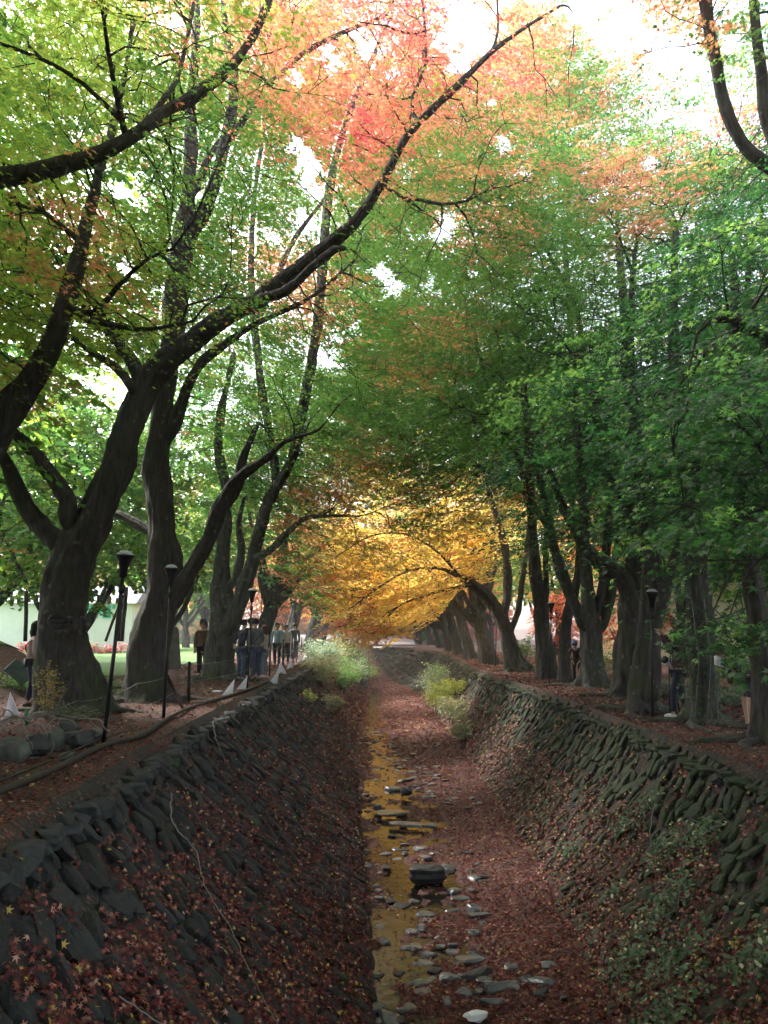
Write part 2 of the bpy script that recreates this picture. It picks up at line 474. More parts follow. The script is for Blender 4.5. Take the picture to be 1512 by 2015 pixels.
def slope_pt(side, Y, v, off=0.0):
    """point on a slope: v = 0 at the top edge, 1 at the bed; off = metres out of the face"""
    Y = np.asarray(Y, float); v = np.asarray(v, float)
    if side < 0: xt, zt, xb = EL(Y), ZL, BL(Y)
    else: xt, zt, xb = ER(Y), ZR, BR(Y)
    zb_ = ZB + 0.08 + bed_lift(Y)
    dx = xb - xt; dz = zb_ - zt
    L = np.sqrt(dx * dx + dz * dz) + 1e-6
    nx, nz_ = -dz / L, dx / L
    if side > 0: nx, nz_ = dz / L, -dx / L
    belly = -0.12 * np.sin(np.clip(v, 0, 1) * np.pi)           # the face sags a little
    o_ = off + belly
    return np.stack([xt + dx * v + nx * o_, Y + 0 * v, zt + dz * v + nz_ * o_], axis=-1)

def build_wall(side, mat, label, seed):
    r = np.random.default_rng(seed)
    root = empty('stone_embankment', (0, 0, 0), label=label, cat='embankment')
    vs_ = np.linspace(-0.04, 1.06, 24)
    V = np.array([slope_pt(side, np.full(24, y), vs_, 0.02 * fn(np.full(24, y), vs_ * 3, 5)) for y in YS])
    nx, ny = 24, len(YS)
    i = np.arange(ny - 1)[:, None] * nx; j = np.arange(nx - 1)[None, :]
    Fq = np.stack([i + j, i + j + 1, i + nx + j + 1, i + nx + j], axis=-1).reshape(-1, 4)
    np_mesh('packing', V.reshape(-1, 3), Fq.ravel(), np.full(len(Fq), 4), M['wall_base'], True, parent=root)
    Vs, Ls, Cs, Vc = [], [], [], []; n = 0
    def put(P, q, Fc, col):
        nonlocal n
        Vs.append(q + P); Ls.append(Fc.ravel() + n); Cs.append(np.full(len(Fc), 3)); Vc.append(np.tile(col, (len(q), 1))); n += len(q)
    y = 1.5
    while y < 75:
        far = y > 24
        big = 1.0 if y < 30 else 1.5
        dy = 0.2 * big
        rows = int(11 / (1.0 if y < 30 else 1.4))
        for k in range(rows):
            v = (k + 0.6 + r.uniform(-0.18, 0.18)) / rows
            yy = y + (0.5 * dy if k % 2 else 0) + r.uniform(-0.06, 0.06)
            base, Fc = ICO1 if y > 30 else (ICO2 if y > 4 else ICO3)
            if r.random() < (0.07 if side < 0 else 0.12): continue
            q = rocky(base, r, 0.22, 0.45, 5)
            A = slope_pt(side, yy, v); B = slope_pt(side, yy, v + 0.05)
            dwn = (B - A); dwn /= np.linalg.norm(dwn)
            al = np.array([0, 1.0, 0]); al = al - dwn * (al @ dwn); nrm = np.cross(al, dwn); nrm /= np.linalg.norm(nrm)
            if nrm[2] < 0: nrm = -nrm
            tw = r.normal(0.28 * (1 if side < 0 else 1), 0.22)
            d2 = dwn * math.cos(tw) - al * math.sin(tw); a2 = al * math.cos(tw) + dwn * math.sin(tw)
            tilt = r.normal(0.14, 0.11)           # lower end stands proud
            d3 = d2 * math.cos(tilt) + nrm * math.sin(tilt); n3 = nrm * math.cos(tilt) - d2 * math.sin(tilt)
            sa = r.uniform(0.055, 0.11) * big; sd_ = r.uniform(0.10, 0.22) * big; sn = r.uniform(0.045, 0.08) * (1 if side < 0 else 0.75)
            qq = q[:, :1] * a2 * sa + q[:, 1:2] * d3 * sd_ + q[:, 2:3] * n3 * sn
            g = r.uniform(0.5, 1.5)
            col = np.array([0.016, 0.0175, 0.020]) * g
            put(slope_pt(side, yy, v, 0.03 + r.uniform(-0.025, 0.02)), qq, Fc, col)
        y += dy
    st = np_mesh('facing_stones', np.vstack(Vs), np.concatenate(Ls), np.concatenate(Cs), mat, False, vcol=np.vstack(Vc), parent=root)
    # coping stones along the top edge
    Vs, Ls, Cs, Vc = [], [], [], []; n = 0
    y = 2.0
    while y < 75:
        Lc = r.uniform(0.16, 0.36) * (1 if y < 30 else 1.6)
        base, Fc = ICO1 if y > 34 else (ICO2 if y > 12 else ICO3)
        q = rocky(base, r, 0.2, 0.6, 7)
        h = r.uniform(0.05, 0.09) * (1 if side < 0 else .7)
        qq = q * np.array([r.uniform(0.12, 0.2), Lc * 0.62, h])
        a = r.normal(0, 0.25); Rm = np.array([[math.cos(a), -math.sin(a), 0], [math.sin(a), math.cos(a), 0], [0, 0, 1]])
        qq = qq @ Rm.T
        P = slope_pt(side, y + Lc / 2, 0.0) + np.array([0.06 * (1 if side < 0 else -1) + r.normal(0, 0.02), 0, -0.07 + r.uniform(-0.03, 0.015)])
        g = r.uniform(0.6, 1.7)
        put(P, qq, Fc, np.array([0.02, 0.022, 0.026]) * g)
        y += Lc
    np_mesh('coping_stones', np.vstack(Vs), np.concatenate(Ls), np.concatenate(Cs), mat, False, vcol=np.vstack(Vc), parent=root)
    return root
build_wall(-1, M['wall_left'], 'sloping wall of dark rough slate stones below the people with paper cones', 11)
build_wall(1, M['wall_right'], 'sloping wall of green mossy stones with ivy growing over its foot', 12)

# ------------------------------------------------------------------ leaf builder
_ang = [-105, -80, -54, -28, 0, 28, 54, 80, 105, 180]
_rad = [0.72, 0.34, 0.96, 0.38, 1.12, 0.38, 0.96, 0.34, 0.72, 0.18]
STAR = np.array([[r * math.sin(RAD(a)), r * math.cos(RAD(a)), -0.16 * r * r] for a, r in zip(_ang, _rad)])
HEX = np.array([[r * math.sin(RAD(a)), r * math.cos(RAD(a)), -0.16 * r * r] for a, r in ((-70, 1.0), (-32, 0.42), (0, 1.15), (32, 0.42), (70, 1.0), (180, 0.3))])
KITE = np.array([[0, 1.15, -0.1], [0.8, 0.1, 0.1], [0, -0.75, -0.1], [-0.8, 0.1, 0.1]])
OVAL = np.array([[0, 1.1, -0.12], [0.42, 0.5, 0.02], [0.45, -0.2, 0.03], [0, -0.7, -0.05], [-0.45, -0.2, 0.03], [-0.42, 0.5, 0.02]])
def leaves(name, C, N, S, colr, shape, mat, r, parent=None):
    M_ = len(C); k = len(shape)
    N = N / (np.linalg.norm(N, axis=1)[:, None] + 1e-9)
    rv = r.normal(size=(M_, 3)); T = np.cross(N, rv); T /= np.linalg.norm(T, axis=1)[:, None] + 1e-9
    B = np.cross(N, T)
    S = np.broadcast_to(S, (M_,))[:, None, None]
    sx = shape[None, :, 0:1]; sy = shape[None, :, 1:2]; sz = shape[None, :, 2:3] * r.uniform(0.3, 2.4, size=(M_, 1, 1))
    V = C[:, None, :] + S * (sx * T[:, None, :] + sy * B[:, None, :] + sz * N[:, None, :])
    return np_mesh(name, V.reshape(-1, 3), np.arange(M_ * k), np.full(M_, k), mat, False, fcol=colr, parent=parent)
PAL = {
 'G': [(0.12, 0.26, 0.05), (0.16, 0.29, 0.055), (0.095, 0.23, 0.055)],
 'g': [(0.035, 0.13, 0.035), (0.05, 0.15, 0.03)],
 'Y': [(0.25, 0.35, 0.055), (0.18, 0.32, 0.05), (0.32, 0.36, 0.06)],
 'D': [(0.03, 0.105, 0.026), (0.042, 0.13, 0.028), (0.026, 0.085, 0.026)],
 'O': [(0.60, 0.27, 0.14), (0.58, 0.22, 0.12), (0.58, 0.34, 0.14)],
 'R': [(0.60, 0.15, 0.10), (0.62, 0.22, 0.13), (0.56, 0.10, 0.10)],
 'L': [(0.82, 0.64, 0.22), (0.80, 0.58, 0.20), (0.72, 0.62, 0.18)],
}
def palcols(keys, r):
    out = np.zeros((len(keys), 3))
    for k, v in PAL.items():
        idx = np.where(keys == k)[0]
        if len(idx): out[idx] = np.array(v)[r.integers(0, len(v), len(idx))]
    return out

# ------------------------------------------------------------------ fallen leaves as geometry
LIT = np.array([(0.21, 0.034, 0.03), (0.15, 0.026, 0.026), (0.26, 0.055, 0.038), (0.09, 0.024, 0.022), (0.32, 0.10, 0.06), (0.19, 0.035, 0.042), (0.38, 0.17, 0.11), (0.12, 0.034, 0.034)])
def lit_cols(n, r, bright=0.04):
    c = LIT[r.integers(0, len(LIT), n)] * r.uniform(0.3, 1.0, (n, 1)) * np.array([1.08, 0.95, 1.0])
    y = r.random(n) < bright
    c[y] = np.array([0.5, 0.36, 0.08]) * r.uniform(0.7, 1.2, (y.sum(), 1))
    p = r.random(n) < bright
    c[p] = np.array([0.5, 0.25, 0.2]) * r.uniform(0.8, 1.2, (p.sum(), 1))
    return c
def ysample(n, a, b, r, p=1.6):
    """more leaves near the camera, as seen per unit of picture"""
    u = r.random(n); return (a ** (1 - p) + u * (b ** (1 - p) - a ** (1 - p))) ** (1 / (1 - p))
def litter_on_slope(side, n, name, label, r):
    Y = ysample(n, 2.5, 50, r, 1.75)
    v = r.random(n) ** 0.75
    keep = (-0.55 * (side > 0) * sstep(.62, .3, v) + fn(Y * 2.2, v * 9, 1.0, 4.0 + side) + 0.7 * fn(Y * 7, v * 22, 1, 9) + 2.0 * (v - 0.62) + r.normal(0, 0.35, n)) > (-0.55 if side < 0 else -0.8)
    Y, v = Y[keep], v[keep]; n = len(Y)
    P = slope_pt(side, Y, v, 0.055 + r.uniform(-0.015, 0.07, n))
    nn = np.tile([0.55 * (1 if side < 0 else -1), -0.1, 0.8], (n, 1)) + r.normal(0, 0.42, (n, 3))
    S = r.uniform(0.022, 0.040, n) * np.clip(Y / 14, 1, 2.2)
    return tag(leaves(name, P, nn, S, lit_cols(n, r, 0.04 if side < 0 else 0.07), STAR, M['litter'], r), label, 'fallen leaves', kind='stuff')
def litter_flat(n, name, label, r, xf, zf, a, b, nk=None, p=1.5, sc=1.0, br=0.04):
    Y = ysample(n, a, b, r, p); X = xf(Y, r.random(n))
    if nk is not None:
        k = nk(X, Y, r.random(n)); X, Y = X[k], Y[k]
    n = len(Y)
    P = np.stack([X, Y, zf(X, Y) + r.uniform(0.004, 0.03, n)], -1)
    nn = np.tile([0, 0, 1.0], (n, 1)) + r.normal(0, 0.35, (n, 3))
    S = sc * r.uniform(0.022, 0.040, n) * np.clip(Y / 14, 1, 2.4)
    return tag(leaves(name, P, nn, S, lit_cols(n, r, br), STAR, M['litter'], r), label, 'fallen leaves', kind='stuff')
litter_on_slope(-1, 85000, 'fallen_leaves', 'dark red fallen maple leaves caught between the stones of the slate wall', rng)
litter_on_slope(1, 90000, 'fallen_leaves', 'russet fallen leaves scattered over the mossy wall', rng)
litter_flat(26000, 'fallen_leaves', 'red and yellow fallen leaves on the path beside the lamp posts', rng, lambda Y, u: EL(Y) - 5 * u, zl, 3.5, 45)
litter_flat(22000, 'fallen_leaves', 'red fallen leaves along the walkway above the mossy wall', rng, lambda Y, u: ER(Y) + 4.5 * u, zr, 7, 60, br=0.07)
litter_flat(60000, 'fallen_leaves', 'dense red brown fallen leaves on both sides of the shallow stream', rng,
            lambda Y, u: BL(Y) + 0.0 + (BR(Y) - BL(Y)) * u, lambda X, Y: np.maximum(zbed(X, Y), WATER), 5, 62,
            lambda X, Y, u: (zbed(X, Y) > WATER + 0.012) & (u < 0.85) | (u < 0.06))
# ------------------------------------------------------------------ colour of the canopy, 94.5 px cells of the photograph
GRID = [
 'YYYOYORRRROMGSSG',
 'YYYYGMRORRRMGOSM',
 'YYYGGMRROMMGMGMR',
 'YYGGGGGMGMMGOOGM',
 'YOYGGGGGGMMGGMGG',
 'YOYGGOOGGGGGGGGG',
 'YYYYGGOGGMGGGGGG',
 'YYYGGGGGMGGGGGGG',
 'OOGGGGGGGGGGGGGG',
 'GOGGGGGMGGGMOGGG',
 'GGGGGGMLMLLGOGOG',
 'OGGGGGMLLLLMGGYG',
 'GOGGGGMLLLMROGYG',
 'GGGGRROOLLORROYG',
]
def grid_keys(P, r, own, p_own=0.12):
    px, py, dep = proj(P)
    n = len(P)
    ox = 52 * fn(P[:, 0] + P[:, 2] * .6, P[:, 1], 0.8, 2) + r.normal(0, 9, n); oy = 48 * fn(P[:, 2], P[:, 0] + P[:, 1] * .4, 0.9, 5) + r.normal(0, 9, n)
    gx = ((px + ox) // 94.5).astype(int); gy = ((py + oy) // 94.5).astype(int)
    vis = (dep > 0.5) & (px > -200) & (px < 1712) & (py > -200)
    gx = np.clip(gx, 0, 15); gy = np.clip(gy, 0, len(GRID) - 1)
    G = np.array([list(s) for s in GRID])
    k = G[gy, gx].copy()
    o = np.array(list(own))
    ok = o[r.integers(0, len(o), n)]
    k = np.where(vis, k, ok)
    k = np.where(r.random(n) < p_own, ok, k)
    k = np.where(k == 'S', 'O', k)
    k = np.where((k == 'R') & (fn(P[:, 0] * 1.3, P[:, 1] + P[:, 2] * 1.4, 1.0, 3) > 0.25), 'O', k)
    k = np.where(k == 'M', np.where(fn(P[:, 0], P[:, 1] + P[:, 2], 0.9) + r.normal(0, 0.22, n) > 0.05, 'G', 'O'), k)
    return k
GAPS = [(650,115,34),(590,155,24),(725,100,34),(700,60,22),(350,45,26),(410,65,16),(590,295,34),(612,340,36),(625,378,26),(255,380,42),(220,392,26),
 (125,505,34),(160,350,28),(350,290,14),(600,435,30),(30,600,24),(30,675,26),(10,40,18),(370,670,12),(745,540,26),(660,665,18),(240,540,30),
 (921,55,80),(900,110,40),(776,145,20),(1150,20,50),(1220,55,65),(1306,95,55),(1365,125,40),(1440,80,28),(991,285,22),(1036,345,16),(801,345,22),(881,430,26),(876,460,24),
 (806,465,16),(770,560,26),(846,565,18),(1171,395,12),(966,365,16),(1281,320,18),(1376,240,20),(1466,540,18),(1206,515,14),(1361,445,10),
 (180,753,26),(28,692,32),(640,702,34),(495,734,16),(458,800,12),(700,640,16),(540,470,18),(30,530,22),(970,200,16),(1090,360,12),
 (1235,720,10),(1310,690,14),(1500,800,12),(1330,640,9),(1400,1180,16),(1440,1150,12),(1000,600,10),(930,540,12),(300,1170,14),(10,1150,14)]
GAPS = np.array(GAPS, float)
def in_gap(P, r):
    px, py, dep = proj(P)
    n = len(P)
    jx = px + r.normal(0, 7, n); jy = py + r.normal(0, 7, n)
    out = np.zeros(n, bool)
    for gx, gy, gr in GAPS:
        d = np.hypot(jx - gx, jy - gy)
        out |= (d < gr * (0.74 + 0.42 * fn(px / 17.0, py / 17.0) + 0.2 * fn(px / 7.0, py / 6.0)))
    return out & (dep > 0)
def hides_limb(P, r):
    """leaves that would hide a bare limb from the footbridge: the limbs in the photograph are bare of leaves"""
    px, py, dep = proj(P); out = np.zeros(len(P), bool)
    for L in LIMBS:
        for i in range(len(L) - 1):
            a, b = L[i], L[i + 1]
            w_ = max(a[3], b[3]) * 0.42 + (4 if a[0] < 900 else 1)
            lo = np.minimum(a[:2], b[:2]) - w_; hi = np.maximum(a[:2], b[:2]) + w_
            s_ = np.where((px > lo[0]) & (px < hi[0]) & (py > lo[1]) & (py < hi[1]) & (dep < max(a[2], b[2]) + .2) & ~out)[0]
            if not len(s_): continue
            if a[0] > 980 and a[3] < 15: continue
            if a[0] > 1150 and 260 < a[1] < 1150 and a[2] < 22: s_ = s_[r.random(len(s_)) < 0.45]
            d = b[:2] - a[:2]; q = np.stack([px[s_], py[s_]], -1) - a[:2]
            t = np.clip(q @ d / (d @ d + 1e-9), 0, 1); ds = np.linalg.norm(q - t[:, None] * d, axis=1)
            out[s_[(ds < w_) & (r.random(len(s_)) < (0.86 if a[3] > 9 else .6))]] = True
    return out & (0.55 + 0.5 * fn(px / 60.0, py / 60.0) + r.normal(0, .2, len(P)) > 0.12)
def pip(px, py, poly):
    ins = np.zeros(len(px), bool); n = len(poly)
    for i in range(n):
        x1, y1 = poly[i]; x2, y2 = poly[(i + 1) % n]
        c = ((y1 > py) != (y2 > py)) & (px < (x2 - x1) * (py - y1) / (y2 - y1 + 1e-9) + x1)
        ins ^= c
    return ins

# ------------------------------------------------------------------ growing a tree
LIMBS = []
def px_limb(rows):
    LIMBS.append(np.array(rows, float))
    return [(*W(a, b, c), d * (0.43 if d > 20 else 0.5) * c / F) for a, b, c, d in rows]

def grow(limbs, att, step, dk, r, zmin, di=3.0, iters=70, droop=0.0):
    pos, par, rad = [], [], []
    for li, L in enumerate(limbs):
        Q = resample(L, step)
        start = -1
        if li and pos:
            d = np.linalg.norm(np.array(pos) - Q[0, :3], axis=1); start = int(np.argmin(d))
            if d[start] < 1.2: Q = Q[1:] if len(Q) > 2 else Q
        p = start
        for k in range(len(Q)):
            pos.append(Q[k, :3]); par.append(p); rad.append(Q[k, 3]); p = len(pos) - 1
    nl = len(pos)
    P = np.array(pos); A = np.asarray(att)
    alive = np.ones(len(A), bool)
    ok = np.where(P[:, 2] > zmin)[0]
    near = np.zeros(len(A), int); nd_ = np.full(len(A), 1e9)
    for s in range(0, len(A), 400):
        D = np.linalg.norm(A[s:s + 400, None] - P[ok][None], axis=2)
        j = D.argmin(1); near[s:s + 400] = ok[j]; nd_[s:s + 400] = D[np.arange(len(j)), j]
    par = list(par); rad = list(rad)
    end = np.full(len(A), -1)
    dirs = np.zeros_like(P)
    for i, q in enumerate(par):
        if q >= 0: dirs[i] = P[i] - P[q]
    stall = np.zeros(len(A), int)
    for it in range(iters):
        kill = alive & (nd_ < dk)
        end[kill] = near[kill]; alive &= ~kill
        if not alive.any(): break
        use = alive & (nd_ < max(di, np.percentile(nd_[alive], 25)))
        idx = np.where(use)[0]
        v = A[idx] - P[near[idx]]; v /= np.linalg.norm(v, axis=1)[:, None] + 1e-9
        acc = np.zeros_like(P); np.add.at(acc, near[idx], v)
        u = np.unique(near[idx])
        g = acc[u]; g /= np.linalg.norm(g, axis=1)[:, None] + 1e-9
        dd = dirs[u]; dd = dd / (np.linalg.norm(dd, axis=1)[:, None] + 1e-9)
        g = g + 0.45 * dd + r.normal(0, 0.28, g.shape); g[:, 2] -= droop
        g /= np.linalg.norm(g, axis=1)[:, None] + 1e-9
        new = P[u] + g * step
        b0 = len(P)
        P = np.vstack([P, new]); dirs = np.vstack([dirs, g * step])
        par.extend(u.tolist()); rad.extend([0.0] * len(u))
        ai = np.where(alive)[0]
        improved = np.zeros(len(A), bool)
        for s in range(0, len(ai), 400):
            a_ = ai[s:s + 400]
            D = np.linalg.norm(A[a_][:, None] - new[None], axis=2); j = D.argmin(1); dm = D[np.arange(len(j)), j]
            better = dm < nd_[a_] - 1e-4
            near[a_[better]] = b0 + j[better]; nd_[a_[better]] = dm[better]; improved[a_[better]] = True
        stall[alive & ~improved & use] += 1
        alive &= ~(stall > 5)
    got = (end >= 0) | (nd_ < 1.3)
    end = np.where(end < 0, near, end)
    # last twig to every spray
    gi = np.where(got)[0]
    b0 = len(P)
    P = np.vstack([P, A[gi]]); par.extend(end[gi].tolist()); rad.extend([0.0] * len(gi))
    par = np.array(par); rad = np.array(rad)
    return P, par, rad, nl, gi

def wood_mesh(name, P, par, rad, nl, mat, parent, tip=0.0045, pexp=2.25, base_z=0.0, seed=0, smin=3, dent=None):
    n = len(P)
    R = np.zeros(n); kids = [[] for _ in range(n)]
    for i in range(n - 1, -1, -1):
        if R[i] == 0: R[i] = tip ** pexp
        if par[i] >= 0: R[par[i]] += R[i]; kids[par[i]].append(i)
    R = R ** (1 / pexp)
    R = np.where(rad > 0, rad, R)
    for i in range(n):
        if par[i] >= 0 and rad[i] == 0: R[i] = min(R[i], R[par[i]] * 0.85)
    acc = Acc()
    stack = [(i, -1) for i in range(n) if par[i] < 0]
    ph = seed * 1.7
    def mod(Pc, th):
        h = (Pc[:, 2] - base_z)[:, None]
        fl = np.exp(-np.clip(h, 0, 9) / 0.28) * (0.12 + 0.42 * np.cos(4 * th[None] + ph) + 0.3 * np.cos(7 * th[None] + 2 * ph)) * 0.8
        w_ = 0.09 * np.cos(2 * th[None] + h * 0.7 + ph) + 0.07 * np.cos(3 * th[None] - h * 1.1 + ph) + 0.045 * np.sin(6 * th[None] + h * 1.3) + 0.05 * np.sin(h * 3.3 + 2 * th[None] + ph) + 0.03 * np.sin(9 * th[None] - h * 2.3) + 0.03 * np.sin(h * 8.1 + th[None] * 3)
        return 1 + np.clip(fl, -0.1, 2) + w_
    while stack:
        s, pr = stack.pop()
        ch = [] if pr < 0 else [pr]
        i = s
        while True:
            ch.append(i)
            if not kids[i]: break
            ks = sorted(kids[i], key=lambda q: -R[q] - (10 if (i < nl and q == i + 1 and q < nl) else 0))
            for q in ks[1:]: stack.append((q, i))
            i = ks[0]
        if len(ch) < 2: continue
        C = P[ch]; Rc = R[ch].copy()
        if pr >= 0: Rc[0] = min(Rc[0], Rc[1] * 1.25)
        rm = Rc.max()
        if rm > 0.07:
            sides = 26
            if rm > 0.15:      # finer rings so the flare, ridges and knots read
                Q = resample(np.column_stack([C, Rc]), 0.075); C = Q[:, :3]; Rc = Q[:, 3]; sides = 40
            V_, L_, C_ = tube_arrays(C, Rc, sides, cap=False, mod=mod)
            if rm > 0.1:
                axis = np.repeat(C, sides, axis=0); rv_ = V_ - axis; ln = np.linalg.norm(rv_, axis=1)[:, None] + 1e-6
                dd = np.array([noise.fractal(Vector((p[0] * 3.2, p[1] * 3.2, p[2] * 1.1 + seed)), 1.0, 2.1, 4) for p in V_.tolist()])
                d2 = np.array([noise.noise(Vector((p[0] * 13, p[1] * 13, p[2] * 3.0))) for p in V_.tolist()])
                V_ = V_ + rv_ / ln * (dd[:, None] * np.minimum(0.075, 0.28 * ln) + d2[:, None] * 0.011)
                if dent is not None:
                    for (c_, rx_, rz_, dp) in dent:
                        e = np.exp(-(((V_ - c_) / np.array([rx_, .6, rz_])) ** 2).sum(1)) * (V_[:, 1] < axis[:, 1] - .02)
                        V_[:, 1] += dp * e
            acc.add(V_, L_, C_)
        else:
            acc.tube(C, Rc, 7 if rm > 0.03 else (5 if rm > 0.014 else smin), cap=False)
    return acc.build(name, mat, parent)

def ell(c, rr, n, r, shell=0.5, zq=0.75):
    u = r.normal(size=(n, 3)); u /= np.linalg.norm(u, axis=1)[:, None]
    rad = r.random(n) ** (1 / 3 * shell)
    Q = np.array(c) + u * rad[:, None] * np.array(rr)
    z = Q[:, 2] + 0.12 * (np.hypot(Q[:, 0] - c[0], Q[:, 1] - c[1]))
    snap = np.round(z / zq) * zq + r.normal(0, 0.09, n)
    Q[:, 2] = np.where(r.random(n) < 0.75, Q[:, 2] + (snap - z), Q[:, 2])
    return Q

SKIRT = lerp_tab([(-400, 1150), (0, 1160), (90, 1120), (300, 1150), (440, 1190), (620, 1245), (700, 1260), (820, 1270), (900, 1150), (1000, 1120), (1060, 1150), (1150, 1150), (1240, 1230), (1290, 1275), (1350, 1285), (1430, 1330), (1500, 1395), (1800, 1420)])
FILTERS = {}
QUEUE = []
def tree(*a, **k): QUEUE.append((a, k))
def grow_tree(name, label, limbs, crowns, own, cfg, seed, filt=None, extra=None, bark='bark', group='maple trees lining the channel', gz=0.0):
    r = np.random.default_rng(seed)
    att = np.vstack([ell(c[0], c[1], c[2], r) for c in crowns] + ([extra] if extra is not None else []))
    px, py, dep = proj(att)
    infr = (dep > 0) & (px > -60) & (px < 1570) & (py > -60) & (py < 2070)
    k = ~(infr & (py > SKIRT(px) + r.normal(0, 14, len(att)))) & (att[:, 2] > 0.6)
    k &= ~(infr & (dep < cfg.get('near', 4.5)))
    k &= np.linalg.norm(att - CAM, axis=1) > 3.0
    if filt is not None: k &= ~(infr & filt(px, py, dep))
    g = in_gap(att, r); k &= ~(g & (r.random(len(att)) < 0.8))
    att = att[k]
    P, par, rad, nl, gi = grow(limbs, att, cfg['step'], cfg['dk'], r, cfg.get('zmin', 1.8), droop=cfg.get('droop', 0.0))
    att = att[gi]
    root = empty(name, (0, 0, 0), label=label, cat='tree', group=group)
    wood_mesh('trunk', P, par, rad, nl, M[bark], root, base_z=gz, seed=seed, tip=cfg.get('tip', 0.0045), dent=DENTS.get(seed))
    if seed in (3, 4, 5, 22, 23, 24, 25, 26, 29):
        b0 = np.array(limbs[0][0][:3]); r0 = limbs[0][0][3]; gf = zl if b0[0] < 0 else zr
        for q_ in range(6):
            a_ = q_ * 1.05 + r.uniform(-.3, .3); ln = r.uniform(.9, 1.9); t_ = np.linspace(0, 1, 14)
            aa = a_ + .35 * np.sin(t_ * 4 + q_); rad_ = r0 * .55 + ln * t_
            xx = b0[0] + rad_ * np.cos(aa); yy = b0[1] + rad_ * np.sin(aa)
            zz = gf(xx, yy) + .05 * (1 - t_) - .05 * t_ + .02 * np.sin(t_ * 9 + q_)
            a = Acc(); a.tube(np.stack([xx, yy, zz], -1), .075 * (1 - t_) + .02, 8); a.build('root', M[bark], root)
    # sprays: flat fans of leaves
    n = len(att); q = cfg['k']
    keys = grid_keys(att, r, own, cfg.get('pown', 0.12))
    Rsp = cfg['R']
    fan = r.uniform(0, 2 * np.pi, (n, 5))
    th = fan[np.arange(n)[:, None], r.integers(0, 5, (n, q))] + r.normal(0, 0.22, (n, q))
    rr_ = Rsp * np.sqrt(r.uniform(0.01, 1, (n, q))) * r.uniform(0.7, 1.3, (n, 1))
    tl = r.normal(0, 0.22, (n, 2)); 
    bx, by = limbs[0][0][0], limbs[0][0][1]
    ou = att[:, :2] - np.array([bx, by]); ou /= np.linalg.norm(ou, axis=1)[:, None] + 1e-6
    ou = np.where(np.abs(att[:, :1] - bx) < 1.2, np.array([[-np.sign(bx), 0.0]]) * np.ones((n, 2)), ou)
    a_ = rr_ * np.cos(th) * 1.55; b_ = rr_ * np.sin(th) * 0.72
    X = a_ * ou[:, :1] - b_ * ou[:, 1:]; Y = a_ * ou[:, 1:] + b_ * ou[:, :1]
    sl_ = cfg.get('slope', 0.34) * r.uniform(0.5, 1.5, (n, 1))
    tl = tl * 0.6 - ou * sl_
    Z = X * tl[:, :1] + Y * tl[:, 1:] - 0.2 * rr_ ** 2 / Rsp + r.normal(0, 0.012 + 0.022 * Rsp, (n, q))
    C = att[:, None, :] + np.stack([X, Y, Z], -1)
    nrm = np.stack([-tl[:, :1] + 0.15 * X / Rsp + r.normal(0, cfg.get('tilt', 0.3), (n, q)), -tl[:, 1:] + 0.15 * Y / Rsp + r.normal(0, cfg.get('tilt', 0.3), (n, q)), np.ones((n, q))], -1)
    C = C.reshape(-1, 3); nrm = nrm.reshape(-1, 3)
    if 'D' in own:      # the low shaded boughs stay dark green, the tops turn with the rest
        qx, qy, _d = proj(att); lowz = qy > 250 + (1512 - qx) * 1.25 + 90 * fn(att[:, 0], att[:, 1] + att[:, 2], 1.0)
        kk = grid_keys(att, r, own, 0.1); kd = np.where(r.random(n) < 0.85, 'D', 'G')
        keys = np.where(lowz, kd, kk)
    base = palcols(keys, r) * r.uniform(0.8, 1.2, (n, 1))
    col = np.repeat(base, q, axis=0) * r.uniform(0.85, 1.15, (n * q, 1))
    keep = ~in_gap(C, r) & ~hides_limb(C, r)
    px, py, dep = proj(C)
    infr = (dep > 0) & (px > -60) & (px < 1570) & (py > -60) & (py < 2070)
    keep &= ~(infr & (py > SKIRT(px) + 14)) & (np.linalg.norm(C - CAM, axis=1) > 2.8)
    C, nrm, col = C[keep], nrm[keep], col[keep]
    shape = {'star': STAR, 'hex': HEX, 'kite': KITE}[cfg['shape']]
    S = cfg['s'] * r.uniform(0.75, 1.25, len(C))
    leaves('crown', C, nrm, S, col, shape, M['leaf'], r, root)
    return root

NEAR = dict(step=0.2, dk=0.34, k=58, R=0.46, shape='star', s=0.038)
MID = dict(step=0.25, dk=0.42, k=58, R=0.58, shape='hex', s=0.052)
FARC = dict(step=0.36, dk=0.6, k=60, R=0.8, shape='kite', s=0.075, tip=0.0075, near=10)
TG = 'maple trees lining the channel'

DENTS = {3: [(np.array(W(112, 1224, 14.3)), .16, .05, .2), (np.array(W(120, 1243, 14.3)), .2, .07, -.09), (np.array(W(160, 1228, 14.3)), .08, .11, .2), (np.array(W(190, 1352, 14.35)), .09, .2, .22)]}
def poly_filter(*polys):
    def f(px, py, dep):
        o = np.zeros(len(px), bool)
        for p in polys: o |= pip(px, py, p)
        return o
    return f

